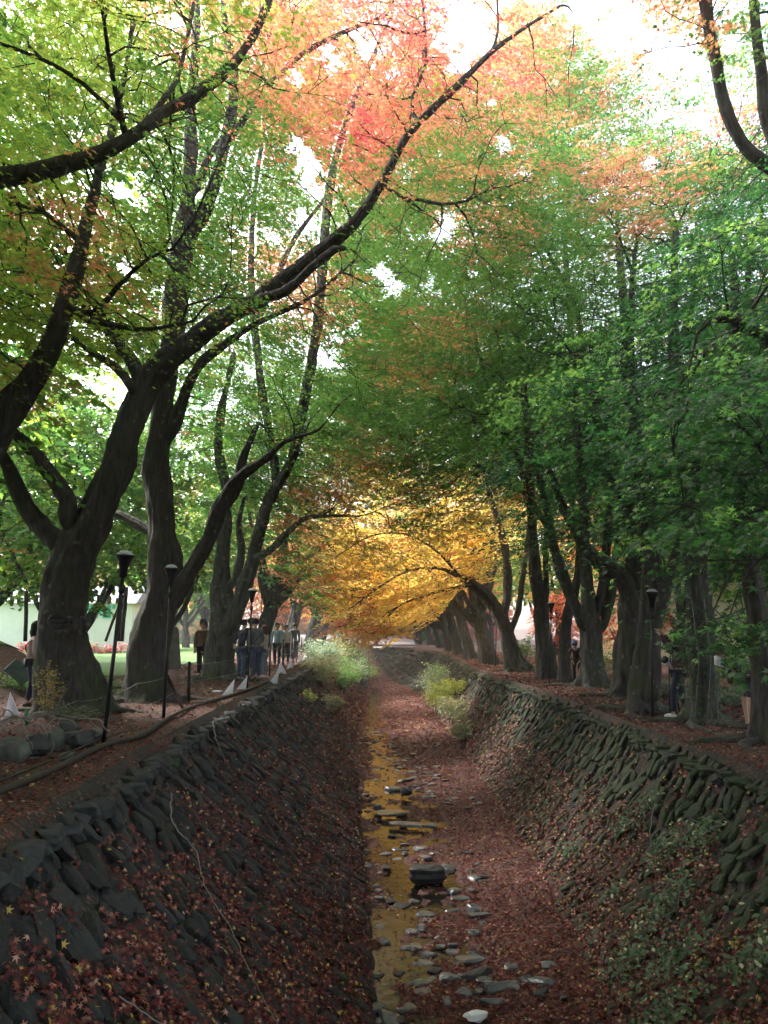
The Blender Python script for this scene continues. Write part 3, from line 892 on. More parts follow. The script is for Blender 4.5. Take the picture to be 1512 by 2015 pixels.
# --- nearest tree left of the camera: only its branches reach into view
tree('maple_tree', 'nearest left maple whose thick bare limb sweeps across the upper left sky', [
 [(-5.6, 5.6, -0.1, .3), (-5.5, 5.9, 1.5, .24), (-4.9, 6.2, 3.2, .2), (-3.9, 6.5, 4.3, .17)] + px_limb([(-120, 372, 6.6, 46), (0, 350, 6.8, 44), (130, 325, 7, 40), (250, 275, 7.2, 36), (320, 222, 7.5, 33), (385, 186, 7.8, 29), (450, 135, 8, 24), (490, 85, 8.2, 20), (530, 0, 8.4, 16), (555, -90, 8.6, 12)]),
 px_limb([(248, 272, 7.2, 15), (232, 200, 7, 12), (215, 110, 6.8, 10), (205, 40, 6.6, 8), (190, -50, 6.4, 6)]),
 px_limb([(240, 240, 7.1, 12), (165, 165, 6.9, 10), (85, 117, 6.7, 9), (0, 85, 6.5, 8), (-80, 50, 6.3, 6)]),
 px_limb([(295, 235, 7.4, 16), (325, 190, 7.7, 13), (350, 150, 8.0, 11), (372, 60, 8.4, 9), (385, -20, 8.8, 7)]),
 [(-5.3, 5.95, 2.2, .16), (-6.2, 6.6, 3.8, .12), (-7, 7, 5.2, .08)],
], [((-4.2, 7.4, 6.6), (3.8, 2.8, 2.4), 700)], 'YYYG', dict(NEAR, near=5.5), 1,
 poly_filter([(-400, 720), (250, 700), (450, 560), (520, 420), (800, 300), (1600, 250), (1600, 2000), (-400, 2000)]))

# --- second left tree at the frame edge
tree('maple_tree', 'leaning left maple whose trunk rises from the frame edge beside the sweeping limb', [
 [(-5.2, 9, -0.1, .32), (-4.95, 9, 1.2, .25), (-4.75, 9, 2.4, .23)] + px_limb([(-40, 930, 9, 74), (5, 835, 9, 68), (62, 745, 9, 60), (105, 675, 9, 52), (130, 600, 9.1, 44), (150, 530, 9.2, 38), (168, 450, 9.3, 30), (186, 380, 9.4, 26), (196, 335, 9.5, 22), (222, 250, 9.8, 16), (245, 150, 10, 12), (262, 40, 10, 8)]),
 px_limb([(133, 612, 9.1, 18), (185, 615, 9.0, 14), (235, 560, 8.8, 11), (290, 510, 8.6, 8), (340, 490, 8.4, 6)]),
 px_limb([(150, 625, 9.1, 14), (220, 640, 8.7, 11), (290, 648, 8.4, 9), (380, 632, 8.0, 6)]),
 [(-4.8, 9, 2.2, .16), (-5.8, 9.6, 3.6, .12), (-6.8, 10, 5, .08)],
 px_limb([(162, 480, 9.2, 14), (90, 420, 9.3, 10), (20, 400, 9.4, 8)]),
], [((-4.2, 9.6, 6.6), (4.2, 3.2, 3.0), 1050), ((-3.0, 8.8, 5.0), (1.8, 1.4, 1.0), 110)], 'YYGO', dict(NEAR, near=5.5, s=0.042), 2,
 poly_filter([(-400, 900), (60, 740), (330, 720), (520, 640), (560, 420), (900, 250), (1600, 150), (1600, 2000), (-400, 2000)]))

# --- the big forked maple
tree('maple_tree', 'big hollow maple with forked trunk standing behind the tallest leaning lamp post', [
 px_limb([(155, 1415, 14.8, 150), (146, 1370, 14.8, 128), (130, 1320, 14.8, 112), (118, 1250, 14.8, 100), (122, 1180, 14.8, 92), (132, 1120, 14.8, 96), (160, 1060, 14.8, 94), (200, 985, 14.8, 82), (238, 900, 14.8, 76), (262, 820, 14.8, 70), (300, 745, 14.8, 68), (345, 695, 14.6, 56), (400, 655, 14.4, 48), (455, 620, 14.2, 45), (520, 582, 14, 42), (575, 540, 13.8, 36), (640, 487, 13.5, 28), (695, 440, 13.2, 24), (735, 385, 13, 20), (765, 335, 12.8, 17), (800, 270, 12.6, 15), (850, 215, 12.4, 13), (905, 165, 12.2, 12), (965, 105, 12, 10), (1040, 50, 11.8, 8), (1110, 10, 11.6, 6)]),
 px_limb([(125, 1075, 14.8, 48), (85, 1040, 14.8, 42), (48, 990, 14.8, 34), (22, 930, 14.8, 30), (-5, 880, 14.8, 26), (-50, 800, 14.8, 20)]),
 px_limb([(135, 1035, 14.6, 44), (134, 985, 14.6, 36), (98, 930, 14.6, 32), (62, 885, 14.6, 28), (20, 845, 14.6, 22), (-40, 800, 14.6, 14)]),
 px_limb([(288, 775, 14.7, 40), (262, 715, 14.7, 32), (235, 675, 14.7, 27), (205, 640, 14.7, 22), (175, 612, 14.7, 12), (140, 560, 14.7, 8)]),
 px_limb([(275, 790, 14.6, 28), (245, 740, 14.5, 20), (210, 710, 14.5, 14), (175, 690, 14.5, 10), (110, 640, 14.5, 6)]),
 px_limb([(815, 250, 12.6, 9), (812, 190, 12.6, 8), (838, 125, 12.5, 7), (832, 0, 12.4, 6), (830, -60, 12.3, 5)]),
 px_limb([(968, 105, 12, 7), (980, 60, 12, 6), (978, -20, 12, 5)]),
 px_limb([(500, 590, 14, 28), (560, 575, 13.6, 22), (610, 530, 13.4, 17), (660, 490, 13.3, 13)]),
 px_limb([(770, 390, 13, 8), (820, 392, 12.6, 8), (870, 402, 12.4, 7), (920, 395, 12.2, 5)]),
], [((-3.2, 13.6, 8.6), (5.8, 3.6, 4.6), 1300), ((-7, 14.5, 5.5), (3, 3, 3), 260), ((0.6, 12.4, 9.6), (2.6, 2.2, 2.2), 230)], 'GGYO', dict(MID, s=0.046), 3,
 poly_filter([(-100, 880), (60, 800), (160, 700), (240, 720), (420, 740), (640, 760), (700, 2000), (-100, 2000)], [(330, 700), (520, 560), (620, 560), (520, 740), (330, 760)]))

# --- straight tall maple
tree('maple_tree', 'tall straight maple just right of the hollow maple, stone slab at its foot', [
 px_limb([(292, 1395, 17.6, 118), (290, 1350, 17.6, 98), (292, 1290, 17.6, 86), (305, 1220, 17.6, 76), (318, 1150, 17.6, 66), (322, 1060, 17.6, 62), (316, 990, 17.6, 60), (308, 920, 17.6, 56), (316, 840, 17.6, 52), (325, 760, 17.6, 52), (336, 680, 17.6, 54), (345, 600, 17.6, 58), (354, 500, 17.6, 54), (366, 430, 17.6, 40), (372, 370, 17.6, 30), (376, 290, 17.6, 27), (376, 200, 17.6, 24), (384, 110, 17.6, 20), (388, 20, 17.6, 15), (392, -60, 17.6, 10)]),
 px_limb([(366, 470, 17.6, 46), (400, 420, 17.4, 34), (425, 360, 17.2, 30), (442, 290, 17, 27), (455, 220, 17, 24), (460, 140, 17, 20), (445, 60, 17, 16), (438, -30, 17, 10)]),
 px_limb([(445, 285, 17, 15), (480, 235, 16.6, 14), (520, 180, 16.4, 13), (565, 132, 16.2, 12), (612, 95, 16, 11), (680, 62, 15.8, 9), (760, 30, 15.6, 7)]),
 px_limb([(500, 208, 16.5, 8), (515, 150, 16.4, 8), (528, 80, 16.3, 7), (556, 0, 16.2, 6)]),
 px_limb([(330, 1190, 17.6, 46), (370, 1130, 17.4, 40), (402, 1080, 17.2, 38), (425, 1020, 17, 38), (448, 970, 16.8, 34), (480, 932, 16.6, 26), (520, 905, 16.2, 14), (560, 870, 15.8, 9), (620, 850, 15.4, 6)]),
 px_limb([(440, 1000, 16.9, 30), (470, 950, 16.9, 28), (480, 900, 16.9, 18), (500, 850, 16.9, 10)]),
 px_limb([(322, 880, 17.6, 32), (352, 815, 17.4, 26), (370, 760, 17.2, 24), (400, 710, 17, 20), (440, 680, 16.8, 15), (500, 640, 16.4, 10), (560, 612, 16, 9), (620, 580, 15.6, 7), (690, 520, 15, 5)]),
 px_limb([(318, 1060, 17.6, 22), (285, 1040, 17.8, 20), (240, 1015, 18, 16), (190, 1000, 18.2, 10), (120, 960, 18.4, 7)]),
 px_limb([(385, 385, 17.6, 16), (405, 320, 17.8, 14), (440, 270, 18, 10)]),
], [((-4.0, 17.6, 10.8), (5.4, 3.8, 6.2), 1750), ((0.2, 16, 12.5), (3, 2.4, 2.4), 260), ((-2.2, 16.4, 7.2), (3.2, 2.2, 2.2), 300)], 'GGGO', dict(MID, s=0.05), 4,
 poly_filter([(-100, 880), (60, 800), (160, 720), (300, 740), (420, 760), (420, 860), (500, 900), (520, 2000), (-100, 2000)]))

# --- pale barked maple near the group of people
tree('maple_tree', 'pale barked maple with several stems beside the group of visitors', [
 px_limb([(436, 1348, 24.5, 84), (432, 1310, 24.5, 66), (434, 1270, 24.5, 58), (440, 1210, 24.5, 56), (436, 1150, 24.5, 40), (438, 1090, 24.5, 34), (442, 1030, 24.5, 30), (446, 960, 24.5, 24), (430, 880, 24.5, 18), (440, 790, 24.5, 14), (460, 700, 24.5, 10)]),
 px_limb([(446, 1250, 24.3, 40), (470, 1190, 24, 34), (488, 1130, 23.8, 30), (506, 1060, 23.5, 28), (528, 990, 23, 26), (556, 940, 22.6, 24), (580, 890, 22.4, 24), (598, 800, 22.2, 23), (618, 680, 22, 22), (632, 560, 22, 22), (640, 450, 22, 22), (652, 350, 22, 18), (672, 270, 22, 14), (700, 190, 22, 11), (738, 105, 22, 8), (775, 20, 22, 6)]),
 px_limb([(520, 1010, 23.1, 22), (542, 960, 23.2, 20), (540, 910, 23.4, 18), (530, 850, 23.6, 17), (514, 760, 23.8, 16), (505, 680, 24, 16), (498, 600, 24, 15), (495, 510, 24, 13), (500, 400, 24, 11), (512, 300, 24, 9), (524, 220, 24, 7)]),
 px_limb([(498, 1100, 23.6, 14), (530, 1085, 23.2, 13), (560, 1055, 22.8, 12), (600, 1020, 22.4, 9), (650, 1015, 22, 6)]),
 px_limb([(504, 640, 24, 12), (540, 560, 23.5, 11), (580, 470, 23, 10), (640, 390, 22.5, 7)]),
 px_limb([(458, 1160, 24.3, 16), (475, 1090, 24.5, 15), (470, 1030, 24.7, 12), (480, 980, 24.7, 8)]),
], [((-3.2, 24, 12.5), (5.6, 4.2, 8.4), 2000), ((-1.4, 22.5, 5.4), (3.0, 2.2, 2.8), 420), ((-2.0, 23, 7.0), (2.8, 2.5, 2.2), 420), ((-5.2, 25.6, 7.6), (3.2, 1.8, 3.0), 420)], 'GGGO', dict(MID, s=0.06, R=0.66), 5,
 poly_filter([(330, 1000), (500, 1000), (560, 1130), (600, 1180), (560, 1400), (300, 1400)]), bark='bark_pale')

# --- a maple added out of view: its boughs roof the near channel to shade it
tree('maple_tree', 'spreading maple beside the viewer whose boughs roof the near channel', [
 [(-4.6, -2.0, -0.1, .34), (-4.4, -1.6, 2.0, .27), (-3.8, -1.0, 4.5, .22), (-2.4, 0.4, 7.0, .16), (-1.0, 2.0, 8.6, .1)],
 [(-3.8, -1.0, 4.6, .18), (-4.4, 1.0, 7.2, .12), (-4.6, 2.6, 9.2, .07)], [(-2.6, 0.2, 6.9, .13), (0.6, 0.6, 8.6, .09), (3.0, 1.2, 9.6, .05)], [(-2.4, .4, 7.0, .12), (-1.0, 1.2, 9.6, .08), (.5, 3, 11.2, .05)],
], [((0, 2.2, 8.9), (5.5, 3.6, 1.0), 620), ((0.3, 2.6, 11.6), (6.0, 4.4, 1.2), 640), ((0, -2.5, 8.5), (5, 2.5, 2), 300)], 'YGGO', dict(MID, s=0.062, R=0.7), 31)

# --- further left row
def gen_limbs(x, y, z, lean, r, h=3.0, r0=0.32, nf=5, up=5.5):
    tr = [(x, y, z - 0.15, r0 * 1.2), (x + lean * 0.2, y, z + 1.0, r0), (x + lean * 0.5, y + 0.1, z + h, r0 * 0.8)]
    out = [tr + [(x + lean * 0.9, y + 0.2, z + h + up * 0.5, r0 * 0.5), (x + lean * 1.2, y, z + h + up * 1.2, r0 * 0.25)]]
    for i in range(nf):
        a = 2 * math.pi * i / nf + r.uniform(-0.4, 0.4)
        s = r.uniform(-0.8, 0.6); R1 = r.uniform(0.4, 0.6) * r0
        ox, oy = math.cos(a) * 1.0 + lean * 0.4, math.sin(a)
        b = (x + lean * 0.45, y + 0.1, z + h * 0.9 + s)
        out.append([(*b, R1), (b[0] + ox * 0.8, b[1] + oy * 0.8, b[2] + 1.0, R1 * 0.85), (b[0] + ox * 1.7, b[1] + oy * 1.7, b[2] + up * 0.5, R1 * 0.6), (b[0] + ox * 2.7, b[1] + oy * 2.7, b[2] + up * 0.9, R1 * 0.3)])
    return out
rt = np.random.default_rng(55)
for i, (x, y, own, lab) in enumerate([(-5.2, 33, 'GOG', 'fourth left maple behind the visitors, green leaves turning orange'),
                                  (-5.3, 43, 'OOR', 'orange red left maple arching low over the far channel'),
                                  (-5.3, 54, 'RRO', 'red leaved left maple glowing far down the channel'),
                                  (-5.4, 66, 'LOO', 'farthest left maple, golden orange, where the channel ends')]):
    tree('maple_tree', lab, gen_limbs(x, y, 0, 1.2, rt, h=2.6, r0=0.3), [((x + 0.8, y, 9.0 + 0.04 * y), (4.0, 3.6, 5.4), 170), ((x + 2.8, y - 1, 4.0), (2.2, 3.0, 2.0), 130)], own,
         dict(FARC, s=0.07 + 0.0012 * (y - 30), pown=0.15), 60 + i, poly_filter([(500, 1200), (625, 1200), (625, 1400), (500, 1400)]))

# --- right row
GR = ZR
tree('maple_tree', 'nearest right maple with dark green boughs hanging over the walkway', [
 [(5.9, 8.2, -0.4, .34), (5.75, 8.4, 1.2, .27), (5.5, 8.7, 3.3, .22)] + px_limb([(1610, 420, 9, 40), (1540, 345, 9, 34), (1470, 292, 9, 30), (1432, 222, 9, 27), (1412, 140, 9, 23), (1395, 60, 9, 20), (1378, -30, 9, 16)]),
 px_limb([(1580, 385, 9, 32), (1512, 250, 9, 28), (1500, 150, 9, 25), (1488, 60, 9, 22), (1480, -40, 9, 18)]),
 px_limb([(1420, 175, 9, 12), (1405, 80, 9, 10), (1398, 0, 9, 8)]),
 [(5.6, 8.6, 2.4, .12), (4.7, 8.0, 3.3, .09), (3.8, 7.4, 3.9, .06), (3.0, 7.0, 4.2, .04)],
 [(5.5, 8.7, 3.0, .12), (4.6, 9.8, 4.0, .09), (3.6, 10.8, 4.6, .06), (2.6, 11.5, 4.8, .04)],
 [(5.6, 8.6, 1.9, .09), (4.9, 7.4, 2.5, .06), (4.0, 6.2, 2.6, .04), (3.2, 5.6, 2.4, .025), (2.5, 5.2, 2.0, .012)],
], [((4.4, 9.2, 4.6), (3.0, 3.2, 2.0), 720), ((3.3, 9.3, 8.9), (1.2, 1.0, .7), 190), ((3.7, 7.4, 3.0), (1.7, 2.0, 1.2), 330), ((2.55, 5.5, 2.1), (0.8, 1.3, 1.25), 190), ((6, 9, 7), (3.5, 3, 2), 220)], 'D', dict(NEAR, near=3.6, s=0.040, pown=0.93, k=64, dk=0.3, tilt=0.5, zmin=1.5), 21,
 lambda px, py, dep: (px < 1000) | ((py < 330 + 0.9 * (1512 - px)) & ~((py < 120) & (px > 1220) & (px < 1480))) | (py > 1130 + 0.85 * (px - 1100) * (px > 1100)) & (py > 1120) | (py > 1395) | ((px < 1240) & (py < 640) ) )
M['bark_r'] = M['bark_pale']
tree('maple_tree', 'dark maple trunk at the right edge above the stooping person', [
 px_limb([(1512, 1470, 12.6, 100), (1508, 1430, 12.6, 80), (1505, 1360, 12.6, 66), (1500, 1290, 12.6, 56), (1492, 1200, 12.6, 50), (1475, 1110, 12.6, 44), (1460, 1010, 12.6, 38), (1452, 900, 12.6, 34), (1440, 780, 12.6, 28), (1450, 640, 12.6, 22), (1440, 500, 12.6, 14)]),
 [(5.55, 12.7, 2.6, .14), (4.6, 12.2, 3.9, .1), (3.8, 11.8, 4.9, .06)],
 [(5.5, 12.7, 3.2, .14), (6.6, 12.9, 4.8, .1), (7.5, 13, 6.5, .06)],
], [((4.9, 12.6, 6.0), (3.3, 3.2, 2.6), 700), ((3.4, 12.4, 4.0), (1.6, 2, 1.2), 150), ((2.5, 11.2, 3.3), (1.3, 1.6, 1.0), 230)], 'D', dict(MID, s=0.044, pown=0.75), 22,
 lambda px, py, dep: (py > 1250) | (px < 1010) | (py < 560 - 0.6 * (px - 1300)), gz=GR)
tree('maple_tree', 'mossy maple with ivy on its trunk between the two stooping people', [
 px_limb([(1380, 1425, 15.4, 78), (1381, 1395, 15.4, 62), (1381, 1330, 15.4, 56), (1379, 1240, 15.4, 54), (1375, 1160, 15.4, 54), (1368, 1080, 15.4, 54), (1362, 1000, 15.4, 48), (1352, 920, 15.4, 42), (1345, 840, 15.4, 36), (1330, 720, 15.4, 28), (1325, 600, 15.4, 20), (1330, 450, 15.4, 12)]),
 px_limb([(1358, 960, 15.4, 30), (1400, 880, 15.4, 24), (1440, 780, 15.4, 18), (1465, 640, 15.4, 14), (1475, 480, 15.4, 10)]),
 px_limb([(1362, 1010, 15.4, 26), (1310, 930, 15, 20), (1260, 860, 14.6, 14), (1200, 800, 14.2, 9)]),
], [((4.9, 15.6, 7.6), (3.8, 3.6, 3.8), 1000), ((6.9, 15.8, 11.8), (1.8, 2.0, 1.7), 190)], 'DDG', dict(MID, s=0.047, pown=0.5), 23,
 lambda px, py, dep: (py > 1180) | (py < 300) & (px < 1380), bark='bark_pale', gz=GR)
tree('maple_tree', 'two stemmed maple whose roots spread behind the nearest right lamp post', [
 px_limb([(1268, 1408, 17.3, 84), (1270, 1375, 17.3, 62), (1273, 1300, 17.3, 50), (1278, 1200, 17.3, 46), (1285, 1110, 17.3, 42), (1280, 1030, 17.3, 36), (1268, 940, 17.3, 30), (1250, 820, 17.3, 24), (1240, 680, 17.3, 17), (1245, 540, 17.3, 10)]),
 px_limb([(1282, 1390, 17.1, 40), (1288, 1320, 17.1, 28), (1292, 1240, 17.1, 26), (1310, 1150, 17.1, 25), (1340, 1060, 17.1, 22), (1370, 940, 17.1, 18), (1380, 800, 17.1, 12)]),
 px_limb([(1280, 1090, 17.3, 24), (1240, 1000, 17, 20), (1190, 930, 16.6, 15), (1120, 860, 16.2, 10), (1050, 800, 15.8, 7)]),
], [((4.6, 17.4, 8.6), (4.0, 3.4, 4.6), 1100), ((2.6, 16.2, 6.6), (2.4, 2, 1.6), 200)], 'DGG', dict(MID, s=0.05, pown=0.4), 24,
 lambda px, py, dep: (py > 1120) | (py < 250), gz=GR)
tree('maple_tree', 'thick maple with one heavy bent limb reaching out to its left', [
 px_limb([(1236, 1378, 21.3, 90), (1236, 1350, 21.3, 66), (1238, 1280, 21.3, 58), (1242, 1200, 21.3, 54), (1248, 1120, 21.3, 46), (1254, 1040, 21.3, 42), (1258, 950, 21.3, 36), (1250, 850, 21.3, 30), (1235, 720, 21.3, 24), (1225, 580, 21.3, 17), (1215, 430, 21.3, 11)]),
 px_limb([(1246, 1215, 21.1, 42), (1232, 1150, 20.8, 36), (1208, 1122, 20.6, 34), (1175, 1100, 20.4, 32), (1140, 1060, 20.2, 22), (1110, 1000, 20, 16), (1085, 930, 19.8, 12), (1060, 880, 19.4, 9)]),
 px_limb([(1252, 1060, 21.3, 26), (1210, 960, 21, 22), (1180, 850, 20.6, 18), (1160, 740, 20.2, 14), (1130, 600, 20, 10), (1070, 480, 19.6, 8)]),
 px_limb([(1250, 900, 21.3, 22), (1300, 780, 21.3, 17), (1350, 640, 21.3, 13), (1380, 480, 21.3, 9)]),
], [((4.2, 21, 11.4), (4.8, 3.6, 6.8), 1350), ((1.9, 19.6, 8), (2.6, 2.2, 2.2), 260), ((3.2, 20.4, 16.2), (2.4, 2, 1.8), 200)], 'GGDM', dict(MID, s=0.055, R=0.62), 25,
 lambda px, py, dep: (py > 1130), gz=GR)
tree('maple_tree', 'grey maple forking low into four stems behind the middle right lamp post', [
 px_limb([(1166, 1352, 24.5, 72), (1166, 1325, 24.5, 58), (1164, 1270, 24.5, 50), (1160, 1215, 24.5, 46), (1156, 1150, 24.5, 26), (1152, 1080, 24.5, 22), (1150, 1000, 24.5, 20), (1140, 900, 24.5, 17), (1130, 760, 24.5, 13), (1120, 600, 24.5, 10), (1110, 460, 24.5, 7)]),
 px_limb([(1156, 1240, 24.3, 28), (1130, 1190, 24, 24), (1108, 1130, 23.8, 20), (1090, 1070, 23.6, 18), (1078, 1010, 23.4, 15), (1060, 930, 23, 13), (1030, 880, 22.6, 11), (985, 850, 22, 8), (930, 830, 21.4, 5)]),
 px_limb([(1172, 1220, 24.5, 22), (1186, 1160, 24.5, 20), (1192, 1100, 24.5, 17), (1200, 1000, 24.5, 14), (1215, 860, 24.5, 11)]),
 px_limb([(1178, 1250, 24.5, 22), (1202, 1180, 24.5, 18), (1208, 1120, 24.5, 14), (1225, 1020, 24.5, 10)]),
 px_limb([(1085, 1050, 23.5, 12), (1040, 980, 22.8, 9), (990, 950, 22, 7), (920, 900, 21, 5)]),
], [((3.2, 24.5, 13.2), (5.0, 4.2, 7.8), 1200), ((0.9, 22, 8.2), (2.6, 2.6, 2.6), 240), ((1.6, 21.4, 4.9), (1.7, 1.6, .9), 90)], 'GGM', dict(MID, s=0.06, R=0.66), 26,
 lambda px, py, dep: (py > 1130), bark='bark_pale', gz=GR)
tree('maple_tree', 'slim maple trunk with a curving top left of the four stemmed maple', [
 px_limb([(1114, 1346, 26.8, 34), (1113, 1300, 26.8, 24), (1113, 1240, 26.8, 22), (1122, 1190, 26.8, 19), (1136, 1140, 26.8, 15), (1140, 1060, 26.8, 12), (1120, 940, 26.8, 9)]),
], [((5.2, 27, 8), (2.6, 2.6, 3.0), 300)], 'GO', dict(FARC, s=0.065), 27, lambda px, py, dep: (py > 1120), gz=GR)
tree('maple_tree', 'dark upright maple directly behind the middle right lamp post', [
 px_limb([(1082, 1344, 28.5, 60), (1078, 1310, 28.5, 42), (1070, 1250, 28.5, 34), (1062, 1180, 28.5, 32), (1052, 1110, 28.5, 30), (1048, 1040, 28.5, 24), (1045, 960, 28.5, 22), (1042, 880, 28.5, 18), (1030, 760, 28.5, 14), (1010, 600, 28.5, 10), (1000, 460, 28.5, 7)]),
 px_limb([(1068, 1215, 28.4, 14), (1075, 1150, 28.4, 12), (1073, 1080, 28.4, 10), (1080, 1000, 28.4, 8)]),
 px_limb([(1046, 1000, 28.5, 18), (1020, 900, 28, 16), (990, 850, 27.5, 14), (960, 760, 27, 10), (930, 640, 26.5, 8)]),
], [((2.8, 28.5, 14.5), (5.2, 4.2, 9.2), 900), ((0.4, 27, 8.5), (2.6, 3, 2.8), 160)], 'GGOM', dict(FARC, s=0.066, R=0.7, k=64), 28, lambda px, py, dep: (py > 1090), gz=GR)
tree('maple_tree', 'mossy maple leaning left over the channel with spreading roots', [
 px_limb([(1022, 1325, 33, 56), (1012, 1300, 33, 38), (1000, 1255, 33, 32), (985, 1215, 33, 30), (960, 1175, 33, 26), (930, 1148, 32.6, 22), (900, 1132, 32, 10), (860, 1118, 31.4, 6), (800, 1125, 30.6, 5), (740, 1160, 29.8, 3.5), (680, 1205, 29, 2.5)]),
 px_limb([(990, 1225, 33, 20), (1000, 1160, 33, 17), (995, 1090, 33, 15), (975, 1010, 33, 13), (950, 930, 33, 10), (930, 820, 33, 8)]),
 px_limb([(905, 1133, 32, 6), (860, 1085, 31, 5), (800, 1052, 30, 4), (730, 1055, 29, 3), (655, 1100, 28, 2)]),
 px_limb([(1000, 1255, 33, 14), (1020, 1200, 33, 12), (1030, 1130, 33, 10), (1040, 1050, 33, 8)]),
 px_limb([(935, 1150, 32.6, 8), (880, 1160, 31.4, 5), (800, 1185, 30, 3), (730, 1230, 29, 2)]),
], [((0.6, 31.2, 4.0), (3.8, 2.6, 1.9), 420), ((-0.9, 29.5, 1.6), (1.1, 1.5, 1.0), 90), ((-0.6, 30.5, .7), (.7, 1.0, .9), 70), ((2.6, 33, 9.5), (4.2, 3.2, 5.0), 330)], 'LLLO', dict(FARC, s=0.068, R=0.62, k=44, pown=0.35, zmin=2.2), 29, bark='bark_pale', gz=GR)
for i, (px, y, own, lab) in enumerate([(964, 39.5, 'LLO', 'broad speckled maple with fanned grey limbs and golden leaves'), (926, 47, 'LLG', 'yellow maple with a slender trunk past the speckled maple'), (903, 54, 'LO', 'forked maple with ochre leaves further along the walkway'),
                                  (886, 62, 'GLO', 'dark trunk maple near the far end of the walkway'), (868, 72, 'GO', 'distant maple in the dark row at the far end'), (848, 84, 'GL', 'small distant maple behind the dark row'), (826, 98, 'GO', 'last small maple visible at the far end of the right row')]):
    p = Wz(px, 1235 + 1.7 * 1631 / y, GR); x = W(px, 1280, y).x
    tree('maple_tree', lab, gen_limbs(x, y, GR, -1.1, rt, h=2.4, r0=0.36 if i == 0 else 0.3, nf=6), [((x - 1.2, y, 8.6 + 0.05 * y), (4.4, 3.8, 6.0), 190), ((x - 3.6, y - 1, 4.0), (3.0, 3.2, 2.0), 180)] if i < 5 else [((x - 1, y, 8), (5, 4.5, 6.5), 500)], own,
         dict(FARC, s=0.07 + 0.0012 * (y - 30), pown=0.3), 80 + i, bark='bark_pale' if i < 3 else 'bark', gz=GR)

for a_, k_ in QUEUE: grow_tree(*a_, **k_)

# --- trees behind both rows: prototypes copied
def backdrop(own, seed, label, x, y, big=1.0):
    r = np.random.default_rng(seed)
    t = grow_tree('background_tree', label, gen_limbs(0, 400, 0, 0.3, r, h=2.2, r0=0.22, nf=6), [((0, 400, 7.4), (4.2, 4.2, 4.5), 600)], own, dict(FARC, s=0.10, R=0.9, k=44, pown=1.0), seed, group='trees beyond the two rows')
    for ch in [o for o in COL.objects if o.parent == t]:
        ch.data.transform(Matrix.Translation((0, -400, 0)))
    t.location = (x, y, 0)
    return t
SK = SKIRT; GAPS_SAVE = GAPS; GAPS = np.zeros((0, 3)); SKIRT = lambda v: np.full(np.shape(v), 99999.0)
protos = {'g': backdrop('GGY', 101, 'leafy green tree beyond the grass terrace behind the hollow maple', -13.5, 27),
          'y': backdrop('YGL', 102, 'yellow green tree past the walkway behind the ivy clad maple', 12.5, 24),
          'o': backdrop('OOL', 103, 'orange tree beyond the left row near the field', -15, 70),
          'r': backdrop('RRO', 104, 'red maple seen between the right trunks by the pale building', 9.3, 38)}
GAPS = GAPS_SAVE; SKIRT = SK
protos['r'].location = (8.3, 41, -.3); protos['r'].scale = (0.3, 0.3, 0.3); protos['r'].location.z = -0.3
spots = [('g', -19, 34, 1.0, 'green tree at the left frame edge beyond the grass terrace'), ('g', -22, 44, 1.0, 'green tree beyond the lawn between the two nearest left maples'), ('o', -20, 26, 0.8, 'small orange tree behind the leftmost trunk'), ('g', -15, 62, 1.0, 'tall green tree past the lawn behind the pale barked maple'), ('o', -6.5, 84, .55, 'low orange tree past the end of the left path'), ('r', -1.2, 82, .5, 'low red tree past the end of the channel'), ('g', 3.2, 86, .6, 'low green tree past the end of the channel'), ('o', -12, 90, .8, 'orange tree far behind the walking visitors'), ('o', 0.8, 104, .9, 'orange crown above the pale road'), ('o', -7, 81, 1.1, 'spreading orange tree added to shade the end of the left path'), ('y', 5.5, 83, 1.1, 'spreading golden tree added to shade the end of the walkway'),  # the two spreading trees are added as cover over the bright far ground
         ('y', -14, 64, 1.2, 'yellow tree far beyond the lawn'), ('r', -9, 60, 0.5, 'small red maple behind the visitors on the path'), ('o', -9.5, 76, 1.1, 'orange tree at the far end of the left path'),
         ('y', 11.5, 17.5, 0.9, 'yellow green tree glimpsed right of the ivy clad maple'), ('g', 15, 21, 1.0, 'dark green tree deep behind the right edge trunk'), ('g', 11, 31, 0.9, 'green tree behind the maple with the bent limb'), ('o', 12.5, 40, 0.9, 'orange tree past the pale building'),
         ('y', 10.5, 52, 1.0, 'yellow green tree behind the golden maples'), ('g', 11.5, 64, 1.1, 'green tree far beyond the right row'), ('o', 9.5, 78, 1.1, 'orange tree closing the far right row'), ('r', 8.8, 30.5, 0.3, 'low red maple shrub behind the slim trunk'),
         ('r', -2.2, 92, 0.75, 'red tree across the far end of the channel'), ('y', 1.2, 96, 1.0, 'golden tree closing the view down the channel'), ('g', -5.5, 100, 1.2, 'green tree at the very end of the view'), ('g', 18, 34, 1.2, 'large green tree beyond the pale building')]
spots += [('g', -9.5, 25, 0.72, 'small leafy tree just behind the hollow maple'), ('g', -8.8, 34, 0.85, 'green tree filling the gap left of the pale barked maple'), ('y', -17, 21, 0.8, 'yellow green tree on the grass terrace'),
  ('g', -13.5, 36, 0.95, 'green tree beyond the stone slab')]
shade = [(-5.5, -4.5, 1.2), (6.2, -4.0, 1.2), (-5.2, -12, 1.2), (5.5, -12, 1.2), (-10.5, 7.5, 1.15), (-10.5, 14, 1.2), (-11, 0, 1.2), (-14, 4, 1.3), (-15, 12, 1.3), (-12, -6, 1.3), (11, 1, 1.2), (13.5, 9.5, 1.2), (0.2, -7.5, 1.3)]  # rows carried on past the viewer, added to darken the foreground
